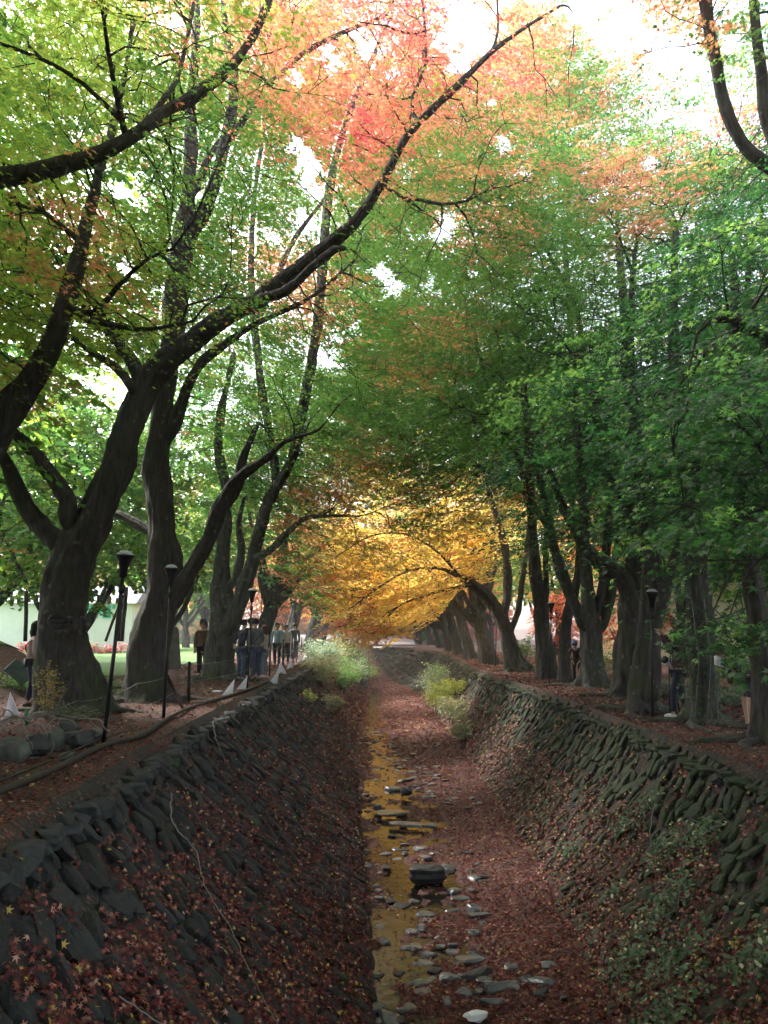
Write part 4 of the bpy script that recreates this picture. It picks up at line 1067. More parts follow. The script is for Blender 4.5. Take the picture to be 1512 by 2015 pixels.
for i, (x, y, s_) in enumerate(shade):
    c = copy_tree(protos['g' if i % 3 else 'y']); c.location = (x, y, -0.1); c.rotation_euler.z = i * 2.1; c.scale = (s_, s_, s_ * 1.05); c['label'] = 'leafy maple added beside and behind the viewer to shade the foreground'; c['group'] = 'maples added beside and behind the viewer for shade'
for i, (k, x, y, s, lab) in enumerate(spots):
    c = copy_tree(protos[k]); c.location = (x, y, -0.1); c.rotation_euler.z = i * 1.3; c.scale = (s, s, s * (0.9 + 0.2 * ((i * 7) % 5) / 5)); c['label'] = lab
# ------------------------------------------------------------------ rocks in the stream
rr = np.random.default_rng(31)
def rock(name, P, size, mat, label, group=None, sub=2, rz=0.0, seed=0, cat='rock'):
    r = np.random.default_rng(seed)
    base, Fc = (ICO3 if sub == 3 else ICO2 if sub == 2 else ICO1)
    q = rocky(base, r, 0.25, 0.5, 8) * np.array(size)
    q = q @ np.array([[math.cos(rz), math.sin(rz), 0], [-math.sin(rz), math.cos(rz), 0], [0, 0, 1]])
    o = np_mesh(name, q, Fc.ravel(), np.full(len(Fc), 3), mat, False)
    o.location = P
    return tag(o, label, cat, group)
rock('rock', Wz(838, 1738, -2.45) + Vector((0, 0.15, 0.06)), (0.33, 0.2, 0.15), M['rock_dark'], 'large dark boulder lying alone in the middle of the stream', None, 3, 0.1, 5)
rock('rock', Wz(800, 1562, -2.42) + Vector((0, 0, 0.05)), (0.13, 0.16, 0.11), M['rock_dark'], 'dark upright rock with dead twigs around it, upstream of the flat slabs', None, 3, 0.3, 6)
rock('rock', Wz(770, 1600, -2.43), (0.36, 0.26, 0.045), M['rock'], 'wide flat slab damming the stream, the upper one', None, 3, 0.2, 7)
rock('rock', Wz(800, 1622, -2.44), (0.36, 0.15, 0.04), M['rock'], 'pale flat slab with a wet edge just below the wide damming slab', None, 3, -0.1, 8)
rock('rock', Wz(845, 1624, -2.43), (0.17, 0.12, 0.045), M['rock'], 'small pale slab at the right end of the stone dam', None, 3, -0.1, 9)
rock('rock', Wz(742, 1590, -2.43), (0.12, 0.13, 0.09), M['rock'], 'rounded grey stone at the left end of the stone dam', None, 3, -0.1, 10)
rock('rock', Wz(938, 2000, -2.42), (0.12, 0.09, 0.06), M['paper'], 'white stone at the lower edge of the stream bed', None, 3, 0.4, 12)
GP = 'small flat grey rocks in the stream bed'
GL = 'small flat grey rock wet with stream water among red leaves'
zones = [(755, 1500, 55, 55, 34), (815, 1520, 50, 40, 26), (760, 1660, 60, 30, 10), (850, 1480, 40, 40, 10), (890, 1570, 30, 30, 12), (735, 1450, 40, 22, 16), (780, 1475, 40, 16, 12), (720, 1570, 18, 30, 6), (830, 1690, 60, 25, 8), (720, 1720, 25, 30, 5), (930, 1720, 60, 40, 10),
         (870, 1800, 90, 30, 12), (860, 1870, 60, 35, 16), (900, 1940, 90, 50, 20), (1040, 1940, 60, 50, 8), (740, 1830, 20, 60, 5), (985, 1950, 40, 20, 5), (760, 1990, 25, 18, 5), (800, 1770, 60, 12, 5)]
k = 0
for cx, cy, rx, ry, n in zones:
    for i in range(n):
        px, py = cx + rr.normal(0, rx * 0.7), cy + rr.normal(0, ry * 0.6)
        P = Wz(px, py, -2.44)
        if not (BL(P.y) - 0.1 < P.x < BR(P.y)): continue
        s = rr.uniform(0.05, 0.125) * (1.35 if rr.random() < 0.2 else 1)
        P.z = max(float(zbed(P.x, P.y)), WATER - 0.015) + 0.012
        rock('rock', P, (s * rr.uniform(0.8, 1.4), s * rr.uniform(0.6, 1.1), s * rr.uniform(0.22, 0.42)), M['rock'] if rr.random() < 0.8 else M['rock_dark'], GL, GP, 2, rr.uniform(0, 3), 100 + k)
        k += 1

# leaf islands on top of the water
litter_flat(3500, 'fallen_leaves', 'small rafts of red leaves drifting on the water of the stream', rr, lambda Y, u: BL(Y) + (BR(Y) - BL(Y)) * u * 0.75, lambda X, Y: np.full(len(X), WATER + 0.003), 5, 50,
            lambda X, Y, u: (fn(X * 3.1, Y * 2.3, 1.0, 8) > 0.35) & (zbed(X, Y) < WATER), sc=0.9)

# ------------------------------------------------------------------ lamp posts
m, nt, b = new_mat('lamp_glass'); b.inputs['Base Color'].default_value = (0.75, 0.8, 0.85, 1); b.inputs['Roughness'].default_value = 0.08; b.inputs['Alpha'].default_value = 0.55
M['glass'] = m
def lamp(base, top, label, hs=1.0, brace=None, lump=True, pr=0.022):
    base, top = Vector(base), Vector(top)
    root = empty('lamp_post', base, 0, label, 'lamp post', 'black lamp posts along the channel')
    d = top - base; L = d.length
    q = Vector((0, 0, 1)).rotation_difference(d.normalized()).to_matrix()
    a = Acc(); a.tube([[0, 0, -0.15], [0, 0, L * 0.45], [0, 0, L - 0.3 * hs]], [pr * 1.1, pr, pr * 0.9], 10)
    if lump:
        a.lathe((0.004, 0, L - 0.48), [(pr, -0.03), (pr * 1.7, 0.0), (pr * 1.7, 0.07), (pr, 0.1)], 10)
    for ob in [a.build('pole', M['black'], root)]:
        ob.rotation_mode = 'QUATERNION'; ob.rotation_quaternion = q.to_quaternion()
    a = Acc(); a.lathe((0, 0, L - 0.3 * hs), [(0.028, 0), (0.05, 0.02), (0.055, 0.14), (0.068, 0.15), (0.075, 0.2), (0.11, 0.27), (0.125, 0.28), (0.125, 0.3), (0.05, 0.3)], 20)
    h = a.build('lamp_head', M['black'], root); h.rotation_mode = 'QUATERNION'; h.rotation_quaternion = q.to_quaternion()
    a = Acc(); a.lathe((0, 0, L), [(0.105, 0.0), (0.1, 0.02), (0.075, 0.045), (0.035, 0.06), (0.004, 0.063)], 20)
    g = a.build('glass_dome', M['glass'], h)
    if brace is not None:
        a = Acc(); p0 = Vector(brace[0]) - base; p1 = Vector(brace[1]) - base
        a.tube([p0, p1], 0.028, 8); a.build('brace', M['black'], root)
    return root
def lamp_px(bx, by, tx, ty, z, label, **k):
    B = Wz(bx, by, z); T = W(tx, ty, B.y)
    if 'brace' in k and k['brace']:
        (ax, ay), (cx_, cy_) = k['brace']; k['brace'] = (W(ax, ay, B.y), Wz(cx_, cy_, z) + Vector((0, 0, -0.05)))
    return lamp(B, T, label, **k)
lamp_px(203, 1470, 247, 1092, 0, 'tall leaning black lamp post in front of the hollow maple', pr=0.026)
lamp_px(322, 1417, 338, 1118, 0, 'black lamp post with a slanting brace before the tall straight maple', brace=((327, 1325), (362, 1393)), pr=0.026)
lamp_px(487, 1355, 497, 1162, 0, 'black lamp post standing in front of the group of visitors')
lamp_px(1284, 1417, 1283, 1165, ZR, 'nearest black lamp post on the walkway above the mossy wall')
lamp_px(1081, 1348, 1085, 1187, ZR, 'middle black lamp post left of the four stemmed maple')
lamp_px(975, 1312, 978, 1196, ZR, 'black lamp post before the mossy leaning maple')
lamp_px(940, 1291, 943, 1215, ZR, 'small distant black lamp post beside the speckled maple')

# ------------------------------------------------------------------ wooden rail along the left path
pts = [(-260, 1668), (-120, 1614), (0, 1562), (100, 1517), (205, 1471), (280, 1446), (330, 1419), (372, 1394), (430, 1376), (490, 1358), (530, 1340), (562, 1322), (590, 1307), (612, 1296)]
a = Acc(); Pp = []
for px, py in pts:
    v = Wz(px, py, 0.03); Pp.append((v.x, v.y, 0.04 + float(zl(np.array(v.x), np.array(v.y))), 0.036))
Q = resample(Pp, 0.3); a.tube(Q[:, :3], Q[:, 3] * (1 + 0.08 * np.sin(np.arange(len(Q)))), 9)
tag(a.build('edging_log', M['wood'], None), 'long dark wooden edging pole running along the left path', 'edging')
# black hose beside it near the camera
a = Acc(); Pp = []
for px, py in pts[1:6]:
    v = Wz(px, py - 6, 0.03); Pp.append((v.x - 0.03, v.y + 0.05, 0.09 + float(zl(np.array(v.x), np.array(v.y))), 0.012))
Q = resample(Pp, 0.2); a.tube(Q[:, :3], Q[:, 3], 7)
tag(a.build('hose', M['black'], None), 'thin black hose lying on the wooden edging pole', 'hose')

# ------------------------------------------------------------------ boulders and dead vines at the left
for i, (px, py, s, z_, lab) in enumerate([(18, 1500, (.24, .26, .24), 0.12, 'grey boulder at the left end of the stone pile inside a vine loop'), (62, 1490, (.2, .2, .2), 0.12, 'dark boulder second from the left in the stone pile'),
                                      (98, 1480, (.17, .16, .26), 0.16, 'upright olive grey boulder in the middle of the stone pile'), (152, 1478, (.24, .16, .2), 0.1, 'black slanting boulder at the right end of the stone pile'),
                                      (128, 1466, (.12, .2, .16), 0.1, 'small dark stone wedged between the boulders with dry grass'), (126, 1500, (.2, .12, .08), 0.05, 'low flat stone in front of the boulder pile'), (175, 1458, (.2, .25, .1), 0.08, 'mossy flat boulder behind the stone pile'), (128, 1444, (.2, .2, .12), 0.14, 'brown boulder topping the stone pile')]):
    v = Wz(px, py, 0.0); rock('boulder', (v.x, v.y + 0.12, z_ * .75), tuple(q_ * .8 for q_ in s), M['rock_dark'] if i in (1, 3, 4, 7) else simple('boulder_%d' % i, (0.085, 0.09, 0.08), 0.8, 0, 0.4, 8, 0.6), lab, 'boulders in the pile beside the path', 3, 0.4 * i, 300 + i, 'boulder')
M['vine'] = simple('dry_vine', (0.22, 0.19, 0.17), 0.85, 0, 0.3, 30, 0.2)
a = Acc()
rv = np.random.default_rng(5)
for cx, cy, rx, rz_, tilt, t0, t1 in [(35, 1480, .38, .28, .3, 0, 6.0), (20, 1475, .3, .33, -.2, 0, 6.2), (95, 1450, .62, .2, .5, 2.9, 6.2), (110, 1448, .7, .16, .4, 3.0, 6.1), (85, 1462, .5, .24, .2, 3.1, 5.9), (155, 1455, .4, .2, .1, 3.3, 6.4)]:
    c = Wz(cx, cy + 14, 0.0); t = np.linspace(t0, t1, 40)
    P = np.stack([c.x + rx * np.cos(t) + 0.02 * np.sin(5 * t), c.y + tilt * np.cos(t) * 0.4 + 0.1 * np.sin(2 * t) - 0.1, np.maximum(0.2 - rz_ * np.sin(t) + 0.02 * np.sin(7 * t), 0.01)], -1)
    a.tube(P, 0.008, 5)
tag(a.build('dead_vines', M['vine'], None), 'coils of pale dead vine looped over the boulder pile', 'vine', kind='thing')
# fallen twigs on the left wall
def on_slope_curve(side, rows, name, label, r0=0.006):
    a = Acc(); P = []
    for Y, v, o in rows: P.append((*slope_pt(side, Y, v, o), r0))
    Q = resample(P, 0.06); Q[:, :3] += rv.normal(0, 0.006, (len(Q), 3)); a.tube(Q[:, :3], np.linspace(r0 * 1.3, r0 * 0.4, len(Q)), 5)
    return tag(a.build(name, M['vine'], None), label, 'twig')
on_slope_curve(-1, [(9.2, .14, .17), (8.5, .2, .2), (8.6, .3, .16), (8.1, .38, .17), (7.8, .5, .17), (7.4, .6, .16), (7.0, .72, .17)], 'twig', 'long pale bent twig lying down the slate wall')
on_slope_curve(-1, [(13.2, .03, .16), (12.6, .1, .16), (12.2, .2, .15)], 'twig', 'short pale twig near the top of the slate wall', 0.007)
on_slope_curve(-1, [(5.6, .35, .16), (5.9, .5, .17), (6.4, .62, .17), (6.6, .72, .16)], 'twig', 'thin twig low on the slate wall close to the viewer', 0.004)
on_slope_curve(1, [(11.5, .3, .15), (11.0, .42, .18), (10.4, .5, .15)], 'twig', 'bare twig lying on the mossy wall', 0.005)

# ------------------------------------------------------------------ paper cones
def cone(P, h, wd, lab, rz, lean=0.15):
    root = empty('paper_cone', P, rz, lab, 'paper cone', 'white folded paper cones along the path')
    apex = np.array([lean * h, 0, h]); c = [np.array([-wd, -wd * .6, 0]), np.array([wd, -wd * .7, 0]), np.array([0, wd, 0])]
    for nm, tri in (('paper_face', (c[0], c[1])), ('paper_side', (c[1], c[2])), ('paper_side', (c[2], c[0]))):
        bm = bmesh.new(); v = [bm.verts.new(x) for x in (tri[0], tri[1], apex)]
        mid = bm.verts.new((tri[0] + tri[1]) / 2 + np.array([0, 0.012, 0]))
        bm.faces.new((v[0], mid, v[2])); bm.faces.new((mid, v[1], v[2]))
        r_ = bmesh.ops.solidify(bm, geom=bm.faces[:], thickness=0.003)
        obj_bm(nm, bm, M['cone_paper'], root)
    return root
cones = [(28, 1409, 41, 'leftmost white paper cone near the boulder pile', -0.4, -0.3), (447, 1368, 28, 'white paper cone by the crumpled tissue, left of the third lamp post', 0.2, .45), (475, 1356, 24, 'white paper cone touching the foot of the third lamp post', 0.2, .45),
         (536, 1345, 24, 'white paper cone on the wall top right of the visitors', 0.3, .5), (550, 1325, 21, 'left one of the twin paper cones on the wall edge', 0.3, .1), (559, 1326, 21, 'right one of the twin paper cones on the wall edge', -0.2, -.3),
         (568, 1316, 18, 'paper cone just beyond the twin cones', 0.5, .3), (590, 1303, 15, 'distant paper cone before the far bushes', 0.2, .2), (600, 1298, 14, 'second distant paper cone before the far bushes', 0.0, .2), (609, 1293, 13, 'third distant paper cone before the far bushes', 0.0, .1), (618, 1288, 12, 'farthest paper cone half hidden by the bushes', 0.0, .1)]
for px, py, hp, lab, rz, ln in cones:
    B = Wz(px, py, 0.03); h = 1.12 * hp * B.y / F
    cone(B, h, h * 0.33, lab, rz, ln)
v = Wz(428, 1361, 0.03); rock('crumpled_tissue', v, (0.12, 0.06, 0.03), M['paper'], 'crumpled white tissue lying on the left path', None, 3, 0.2, 77, 'tissue')

# ------------------------------------------------------------------ rope fence on the left
root = empty('rope_fence', (0, 0, 0), 0, 'low rope fence of thin black posts along the left path', 'fence')
posts = []
for px, by, ty in [(372, 1381, 1302), (531, 1331, 1274), (557, 1314, 1258), (578, 1305, 1256), (593, 1298, 1253)]:
    B = Wz(px, by, 0); T = W(px + 1, ty, B.y); a = Acc(); a.tube([B - Vector((0, 0, .1)), T], 0.032 if px < 600 else .03, 8); a.build('post', M['black'], root); posts.append((B, T))
def rope(P0, P1, sag, rad=0.007):
    t = np.linspace(0, 1, 14)[:, None]; P = np.array(P0) * (1 - t) + np.array(P1) * t; P[:, 2] -= sag * 4 * (t * (1 - t))[:, 0]
    a = Acc(); a.tube(P, rad, 5); return a.build('rope', M['rope'], root)
M['rope'] = simple('grey_rope', (0.16, 0.17, 0.15), 0.9, 0, 0.2, 30, 0)
for f_ in (0.92, 0.5):
    tops = [b_.lerp(t_, f_) for b_, t_ in posts]
    tops = [W(150, 1425 if f_ < .9 else 1380, 13.6), W(270, 1345 if f_ > .9 else 1392, 16.5)] + tops
    tops = [W(-60, 1430 if f_ > .9 else 1475, 11)] + tops
    for p0, p1 in zip(tops[:-1], tops[1:]): rope(p0, p1, 0.08)
# knotted green tie
v = W(52, 1412, 11.6)
a = Acc(); a.tube([v + Vector((0, 0, .12)), v, v + Vector((.02, 0, -.1))], [.02, .035, .018], 7); tag(a.build('green_tie', simple('green_tape', (0.02, 0.12, 0.06), 0.6, bump=0), None), 'green tape knotted on the rope above the boulder pile', 'tape')

# ------------------------------------------------------------------ stakes, slab, board
def stake(p0, p1, r0, lab, mat='wood'):
    a = Acc(); P = np.linspace(np.array(p0), np.array(p1), 6); P[1:-1] += rv.normal(0, 0.008, (4, 3)); a.tube(P, r0, 8)
    return tag(a.build('wooden_stake', M[mat], None), lab, 'stake', 'wooden stakes beyond the left path')
stake(W(50, 1262, 20), W(52, 1163, 20), .05, 'upright wooden stake left of the hollow maple')
stake(W(240, 1262, 20.5), W(249, 1155, 20.5), .055, 'upright wooden stake behind the leaning lamp post')
stake(W(232, 1262, 20.7), W(238, 1170, 20.7), .06, 'thick short wooden stake beside the slanting one')
stake(W(208, 1262, 20.2), W(243, 1170, 20.4), .035, 'slanting wooden stake propped against the upright one')
bm = bmesh.new(); bmesh.ops.create_cube(bm, size=1.0); bmesh.ops.scale(bm, vec=(.42, .12, .98), verts=bm.verts)
bmesh.ops.bevel(bm, geom=bm.edges[:], offset=0.03, segments=2, affect='EDGES')
for v in bm.verts: v.co.x += 0.02 * math.sin(v.co.z * 9); v.co.y += 0.01 * math.sin(v.co.x * 12)
o = obj_bm('stone_slab', bm, simple('slab_stone', (0.13, 0.13, 0.12), 0.85, 0, 0.3, 8, 0.5)); o.location = W(336, 1276, 19.6); o.rotation_euler = (RAD(-6), RAD(-4), .2); tag(o, 'upright grey stone slab behind the tall straight maple', 'stone')
bm = bmesh.new(); bmesh.ops.create_cube(bm, size=1.0); bmesh.ops.scale(bm, vec=(.5, .05, .34), verts=bm.verts); bmesh.ops.bevel(bm, geom=bm.edges[:], offset=0.012, segments=1, affect='EDGES')
o = obj_bm('leaning_board', bm, simple('green_board', (0.06, 0.1, 0.09), 0.7)); o.location = W(38, 1322, 17.2); o.rotation_euler = (RAD(-25), RAD(38), .1); tag(o, 'grey green board leaning behind the person by the hollow maple', 'board')

# ------------------------------------------------------------------ plants
def plant(name, label, cat, C, rad, n, cols, s, stems=8, shape=OVAL, seed=0, group=None, stemmat='vine', updir=0.2, dens_z=1.0, gfun=None):
    r = np.random.default_rng(seed); C = np.array(C, float)
    root = empty(name, tuple(C), 0, label, cat, group)
    u = r.normal(size=(n, 3)); u /= np.linalg.norm(u, axis=1)[:, None]; u[:, 2] = np.abs(u[:, 2])
    P = u * (r.random(n) ** 0.45)[:, None] * np.array(rad)
    # clump towards stem tips
    st = r.normal(size=(stems, 3)); st /= np.linalg.norm(st, axis=1)[:, None]; st[:, 2] = np.abs(st[:, 2]) * 0.9 + 0.25; st = st * np.array(rad) * r.uniform(0.6, 1.05, (stems, 1))
    k = r.integers(0, stems, n); t = r.random(n) ** 0.5
    P = 0.22 * P + 0.80 * (st[k] * t[:, None]) + r.normal(0, 0.07, (n, 3)) * np.array(rad)
    P[:, 2] = np.maximum(P[:, 2], 0.02)
    c = np.array(cols)[r.integers(0, len(cols), n)] * r.uniform(0.7, 1.3, (n, 1))
    leaves('foliage', P, np.stack([r.normal(0, .6, n), r.normal(0, .6, n), np.ones(n)], -1), s * r.uniform(.7, 1.3, n), c, shape, M['herb'], r, root)
    a = Acc()
    for q in st:
        m1 = q * 0.5 + r.normal(0, 0.05, 3) * np.array(rad); a.tube([[q[0] * .1, q[1] * .1, -0.1], m1, q], [0.008, 0.006, 0.003], 4)
    a.build('stems', M[stemmat], root)
    return root
OL = [(0.2, 0.26, 0.12), (0.28, 0.3, 0.16), (0.16, 0.2, 0.09), (0.34, 0.28, 0.18)]
GRN = [(0.10, 0.24, 0.05), (0.14, 0.3, 0.06), (0.2, 0.34, 0.07)]
PALE = [(0.24, 0.32, 0.22), (0.3, 0.36, 0.26), (0.2, 0.3, 0.18)]
YG = [(0.34, 0.4, 0.08), (0.28, 0.36, 0.07), (0.4, 0.42, 0.12)]
for i, (side, Y, v, rad, n, cols, lab) in enumerate([
   (-1, 33, .25, (1.0, 1.6, 1.0), 2600, OL, 'dry olive bush nearest on the left slope of the channel'), (-1, 37, .12, (1.0, 1.8, 1.1), 2600, PALE, 'pale grey green bush at the left wall top beyond the paper cones'), (-1, 40, .5, (1.1, 1.8, 1.3), 2600, GRN, 'bright green bush low on the left slope'),
   (-1, 30, .55, (.7, 1.2, .6), 1300, OL, 'small brown green bush below the nearest left bush'), (-1, 44, .25, (1.0, 2, 1.3), 2000, OL, 'tall dry bush farther along the left slope'), (-1, 26, .3, (.35, .45, .4), 240, YG, 'small yellow green sprig growing on the slate wall'), (-1, 48, .6, (1.1, 2, 1.1), 1800, PALE, 'grey green bush at the far left foot of the slope'),
   (-1, 58, .85, (1.3, 2.2, 1.3), 1800, GRN, 'leafy bush where the channel closes at the far left'), (-1, 64, .6, (1.5, 2.2, 1.4), 1600, OL, 'dry bush at the very end of the channel'),
   (1, 42, .75, (.9, 1.6, 1.3), 2400, PALE, 'pale silvery bush on the right of the leafy channel bed'), (1, 37, .8, (.9, 1.5, 1.0), 2400, YG, 'yellow green bush on the right of the leafy channel bed'), (1, 32, .78, (.9, 1.6, .8), 2200, OL, 'olive bush low on the mossy wall'), (1, 28, .85, (.6, 1.2, .55), 1300, OL, 'small olive bush nearest on the mossy wall foot'),
   (1, 36, .45, (.8, 1.4, .5), 1100, YG, 'yellow green herbs halfway up the mossy wall'), (1, 46, .5, (.9, 2, .7), 1200, GRN, 'green herbs high on the far mossy wall'), (-1, 52, .15, (1.2, 2.4, 1.2), 1800, GRN, 'green bush at the far end of the left wall top')]):
    P = slope_pt(side, Y, v, 0.05)
    plant('bush', lab, 'bush', P, tuple(q_ * (1.3 if Y > 31 else 1) for q_ in rad), int(n * 0.8), [tuple(min(.6, x * 1.35) for x in c_) for c_ in cols], 0.07, 46, OVAL, 500 + i, 'bushes on the channel slopes')
# ivy on the right wall
r = np.random.default_rng(77)
ivy = [(9.6, .55, .5, .28), (10.5, .42, .4, .2), (8.6, .66, .5, .3), (8.0, .8, .45, .25), (9.3, .8, .5, .2), (7.0, .75, .35, .2), (6.6, .88, .5, .22), (12.0, .45, .5, .12), (11.6, .3, .3, .12), (7.6, .5, .5, .2), (13.2, .75, .5, .12), (6.2, .95, .5, .12), (10.8, .7, .25, .12), (9.9, .3, .6, .15)]
for i, (Y, v, ry, rv_) in enumerate(ivy):
    n = int(300 * ry * rv_ * 6); yy = Y + r.normal(0, ry * .33, n); vv = np.clip(v + r.normal(0, rv_ * .3, n) + 0.1 * (yy - Y), 0.02, 1.05)
    root = empty('ivy_patch', tuple(slope_pt(1, Y, v)), 0, None, 'ivy', 'patches of broad leaved creeper on the mossy wall')
    root['label'] = 'trailing green creeper with oval leaves spreading over the mossy wall'
    P = slope_pt(1, yy, vv, 0.1 + r.uniform(0, 0.13, n)) - slope_pt(1, Y, v)
    c = np.array([(0.06, 0.12, 0.05), (0.09, 0.17, 0.06), (0.14, 0.2, 0.1), (0.08, 0.14, 0.08)])[r.integers(0, 4, n)] * r.uniform(.7, 1.3, (n, 1))
    c[r.random(n) < .06] = (.5, .5, .3)
    leaves('foliage', P, np.stack([-0.5 + r.normal(0, .4, n), -.3 + r.normal(0, .4, n), np.ones(n)], -1), r.uniform(.022, .042, n), c, OVAL, M['herb'], r, root)
    a = Acc()
    for _ in range(5):
        j = r.integers(0, n, 4); j = j[np.argsort(vv[j])]; a.tube(P[j] - np.array([0, 0, .03]), 0.004, 4)
    a.build('stems', M['vine'], root)
# sapling at the foot of the hollow maple, grass tuft, weeds
B = W(100, 1352, 14.0); plant('maple_sapling', 'small yellow leaved maple sapling at the left foot of the hollow maple', 'sapling', (B.x, B.y, 0.05), (.42, .4, 1.0), 420, [(0.5, 0.36, .1), (.42, .28, .08), (.3, .3, .08)], .036, 12, STAR, 701)
B = W(128, 1405, 13.8); plant('weeds', 'tuft of pale weeds growing around the base of the hollow maple', 'weeds', (B.x, B.y, 0.0), (.7, .3, .3), 700, [(.22, .26, .16), (.14, .2, .08)], .022, 30, KITE, 702)
B = W(1010, 1306, 38); plant('fern', 'low bright green shrub beside the mossy leaning maple', 'shrub', (B.x + .6, B.y, 0.2), (.8, .8, 1.2), 500, GRN, .06, 12, OVAL, 703)
for i, (px, py, Y, cols, rad, lab) in enumerate([(1420, 1385, 19, PALE, (1.6, 1.2, .45), 'pale green ground creeper behind the ivy clad maple'), (1345, 1360, 21, OL, (1.2, 1.2, .5), 'dry undergrowth behind the person reaching up'), (55, 1290, 18.5, GRN, (1.3, 1.0, .5), 'green weeds on the bank left of the hollow maple'),
                                     (205, 1330, 19.5, OL, (1.6, .8, .35), 'dry weeds on the bank behind the leaning lamp post'), (1500, 1330, 19, GRN, (1.2, 1, 1.3), 'dark green shrub behind the stooping person'), (1180, 1300, 30, GRN, (1.2, 1, 1.6), 'green shrub before the pale building')]):
    B = W(px, py, Y); g = float(zl(np.array(B.x), np.array(B.y)) if B.x < 0 else zr(np.array(B.x), np.array(B.y)))
    plant('shrub', lab, 'shrub', (B.x, B.y, g), rad, 1500, cols, .04, 24, OVAL, 710 + i, 'low shrubs behind the two rows')
# ivy on trunks
for (px, py, Y, n, hgt, rd, lab) in [(1374, 1300, 15.4, 700, 1.3, .36, 'dark ivy wrapped around the trunk of the maple near the right person')]:
    B = W(px, py, Y); root = empty('trunk_ivy', B, 0, lab, 'ivy')
    th = r.uniform(0, 6.28, n); z = r.normal(0, hgt * .5, n); P = np.stack([np.cos(th) * rd, np.sin(th) * rd, z], -1) * np.array([1, 1, 1]) + r.normal(0, .04, (n, 3))
    leaves('foliage', P, np.stack([np.cos(th), np.sin(th), .4 + 0 * th], -1), r.uniform(.03, .05, n), np.array([(0.03, .07, .02), (.05, .1, .03)])[r.integers(0, 2, n)], OVAL, M['herb'], r, root)
    a = Acc(); [a.tube([[math.cos(t) * rd, math.sin(t) * rd, -1.2], [math.cos(t + .4) * rd, math.sin(t + .4) * rd, 0], [math.cos(t + .2) * rd, math.sin(t + .2) * rd, 1.1]], .008, 4) for t in (4, 4.6, 5.2)]; a.build('stems', M['vine'], root)

# ------------------------------------------------------------------ buildings
def house(name, label, x0, x1, y0, y1, z0, h, wallm, roofm, wins, roof_over=0.3, face='y', roof_h=1.2):
    root = empty(name, ((x0 + x1) / 2, (y0 + y1) / 2, z0), 0, label, 'building')
    hx, hy = (x1 - x0) / 2, (y1 - y0) / 2
    a = Acc(); a.box((0, 0, h / 2), (2 * hx, 2 * hy, h)); a.build('wall', wallm, root, False)
    a = Acc(); V = np.array([[-hx - roof_over, -hy - roof_over, h], [hx + roof_over, -hy - roof_over, h], [hx + roof_over, hy + roof_over, h], [-hx - roof_over, hy + roof_over, h], [-hx, 0, h + roof_h], [hx, 0, h + roof_h]])
    a.add(V, [0, 1, 5, 4, 2, 3, 4, 5, 1, 2, 5, 3, 0, 4, 3, 2, 1, 0], [4, 4, 3, 3, 4]); a.build('roof', roofm, root, False)
    for (u, z, w_, hh, f) in wins:
        c = (u, -hy - 0.02, z) if f == 'y' else (-hx - .02, u, z)
        sz = (w_, .08, hh) if f == 'y' else (.08, w_, hh)
        a = Acc(); a.box(c, sz); fr = a.build('window', M['win_frame'], root, False)
        c2 = (c[0], c[1] - .045, c[2]) if f == 'y' else (c[0] - .045, c[1], c[2]); s2 = (w_ * .86, .02, hh * .86) if f == 'y' else (.02, w_ * .86, hh * .86)
        a = Acc(); a.box(c2, s2); a.build('pane', M['win'], fr, False)
    return root
M['win_frame'] = simple('window_frame', (.35, .36, .36), .6, bump=0); M['win'] = simple('window_glass', (.06, .09, .11), .1, .2, bump=0)
M['white_wall'] = simple('white_render', (.8, .8, .8), .8, 0, .04, 3, 0); M['beige_wall'] = simple('beige_render', (.55, .47, .33), .8, 0, .06, 3, 0); M['roof'] = simple('grey_roof', (.25, .26, .29), .6, bump=.1)
M['teal'] = simple('teal_paint', (.0, .5, .42), .5, bump=0); M['pink'] = simple('pink_flowers', (.7, .12, .2), .9, 0, .5, 8, .3)
hb = house('low_building', 'long low white building with teal lettering beyond the lawn', -52, -16, 52, 58, -.2, 3.2, M['white_wall'], M['roof'], [(-8, 1.6, 1.6, 1.2, 'y'), (-11, 1.6, 1.6, 1.2, 'y')])
# teal strokes on its front wall: a filled block and slim strokes, as in the photograph
cx0, cy0, cz0 = -34, 55, -.2
a = Acc()
for px, w_, t_, b_ in [(183, .62, 1192, 1216), (197, .16, 1192, 1206), (206, .2, 1192, 1216), (215, .2, 1192, 1216), (224, .14, 1191, 1198)]:
    T = W(px, t_, 51.9); Bm = W(px, b_, 51.9); a.box(((T.x) - cx0, -3.05, (T.z + Bm.z) / 2 - cz0), (w_, .06, T.z - Bm.z))
a.build('painted_lettering', M['teal'], hb, False)
house('pale_building', 'tall beige building with narrow pilasters behind the right trunks', 11.5, 19, 37, 50, -.2, 7.5, M['beige_wall'], M['roof'], [(-1.5, 1.6, .9, 1.6, 'y'), (1.2, 1.6, .9, 1.6, 'y'), (-1.5, 4.6, .9, 1.6, 'y'), (1.2, 4.6, .9, 1.6, 'y'), (-3, 1.8, 1.2, 1.6, 'x'), (2, 1.8, 1.2, 1.6, 'x')])
house('small_shed', 'small shed with a blue roof at the far right behind the trunks', 12.0, 15.5, 22, 26, -.2, 1.7, simple('shed_wall', (.3, .3, .28), .8), simple('blue_roof', (.1, .18, .5), .5, bump=0), [(0, 1, .7, .6, 'y')], .3, 'y', .7)
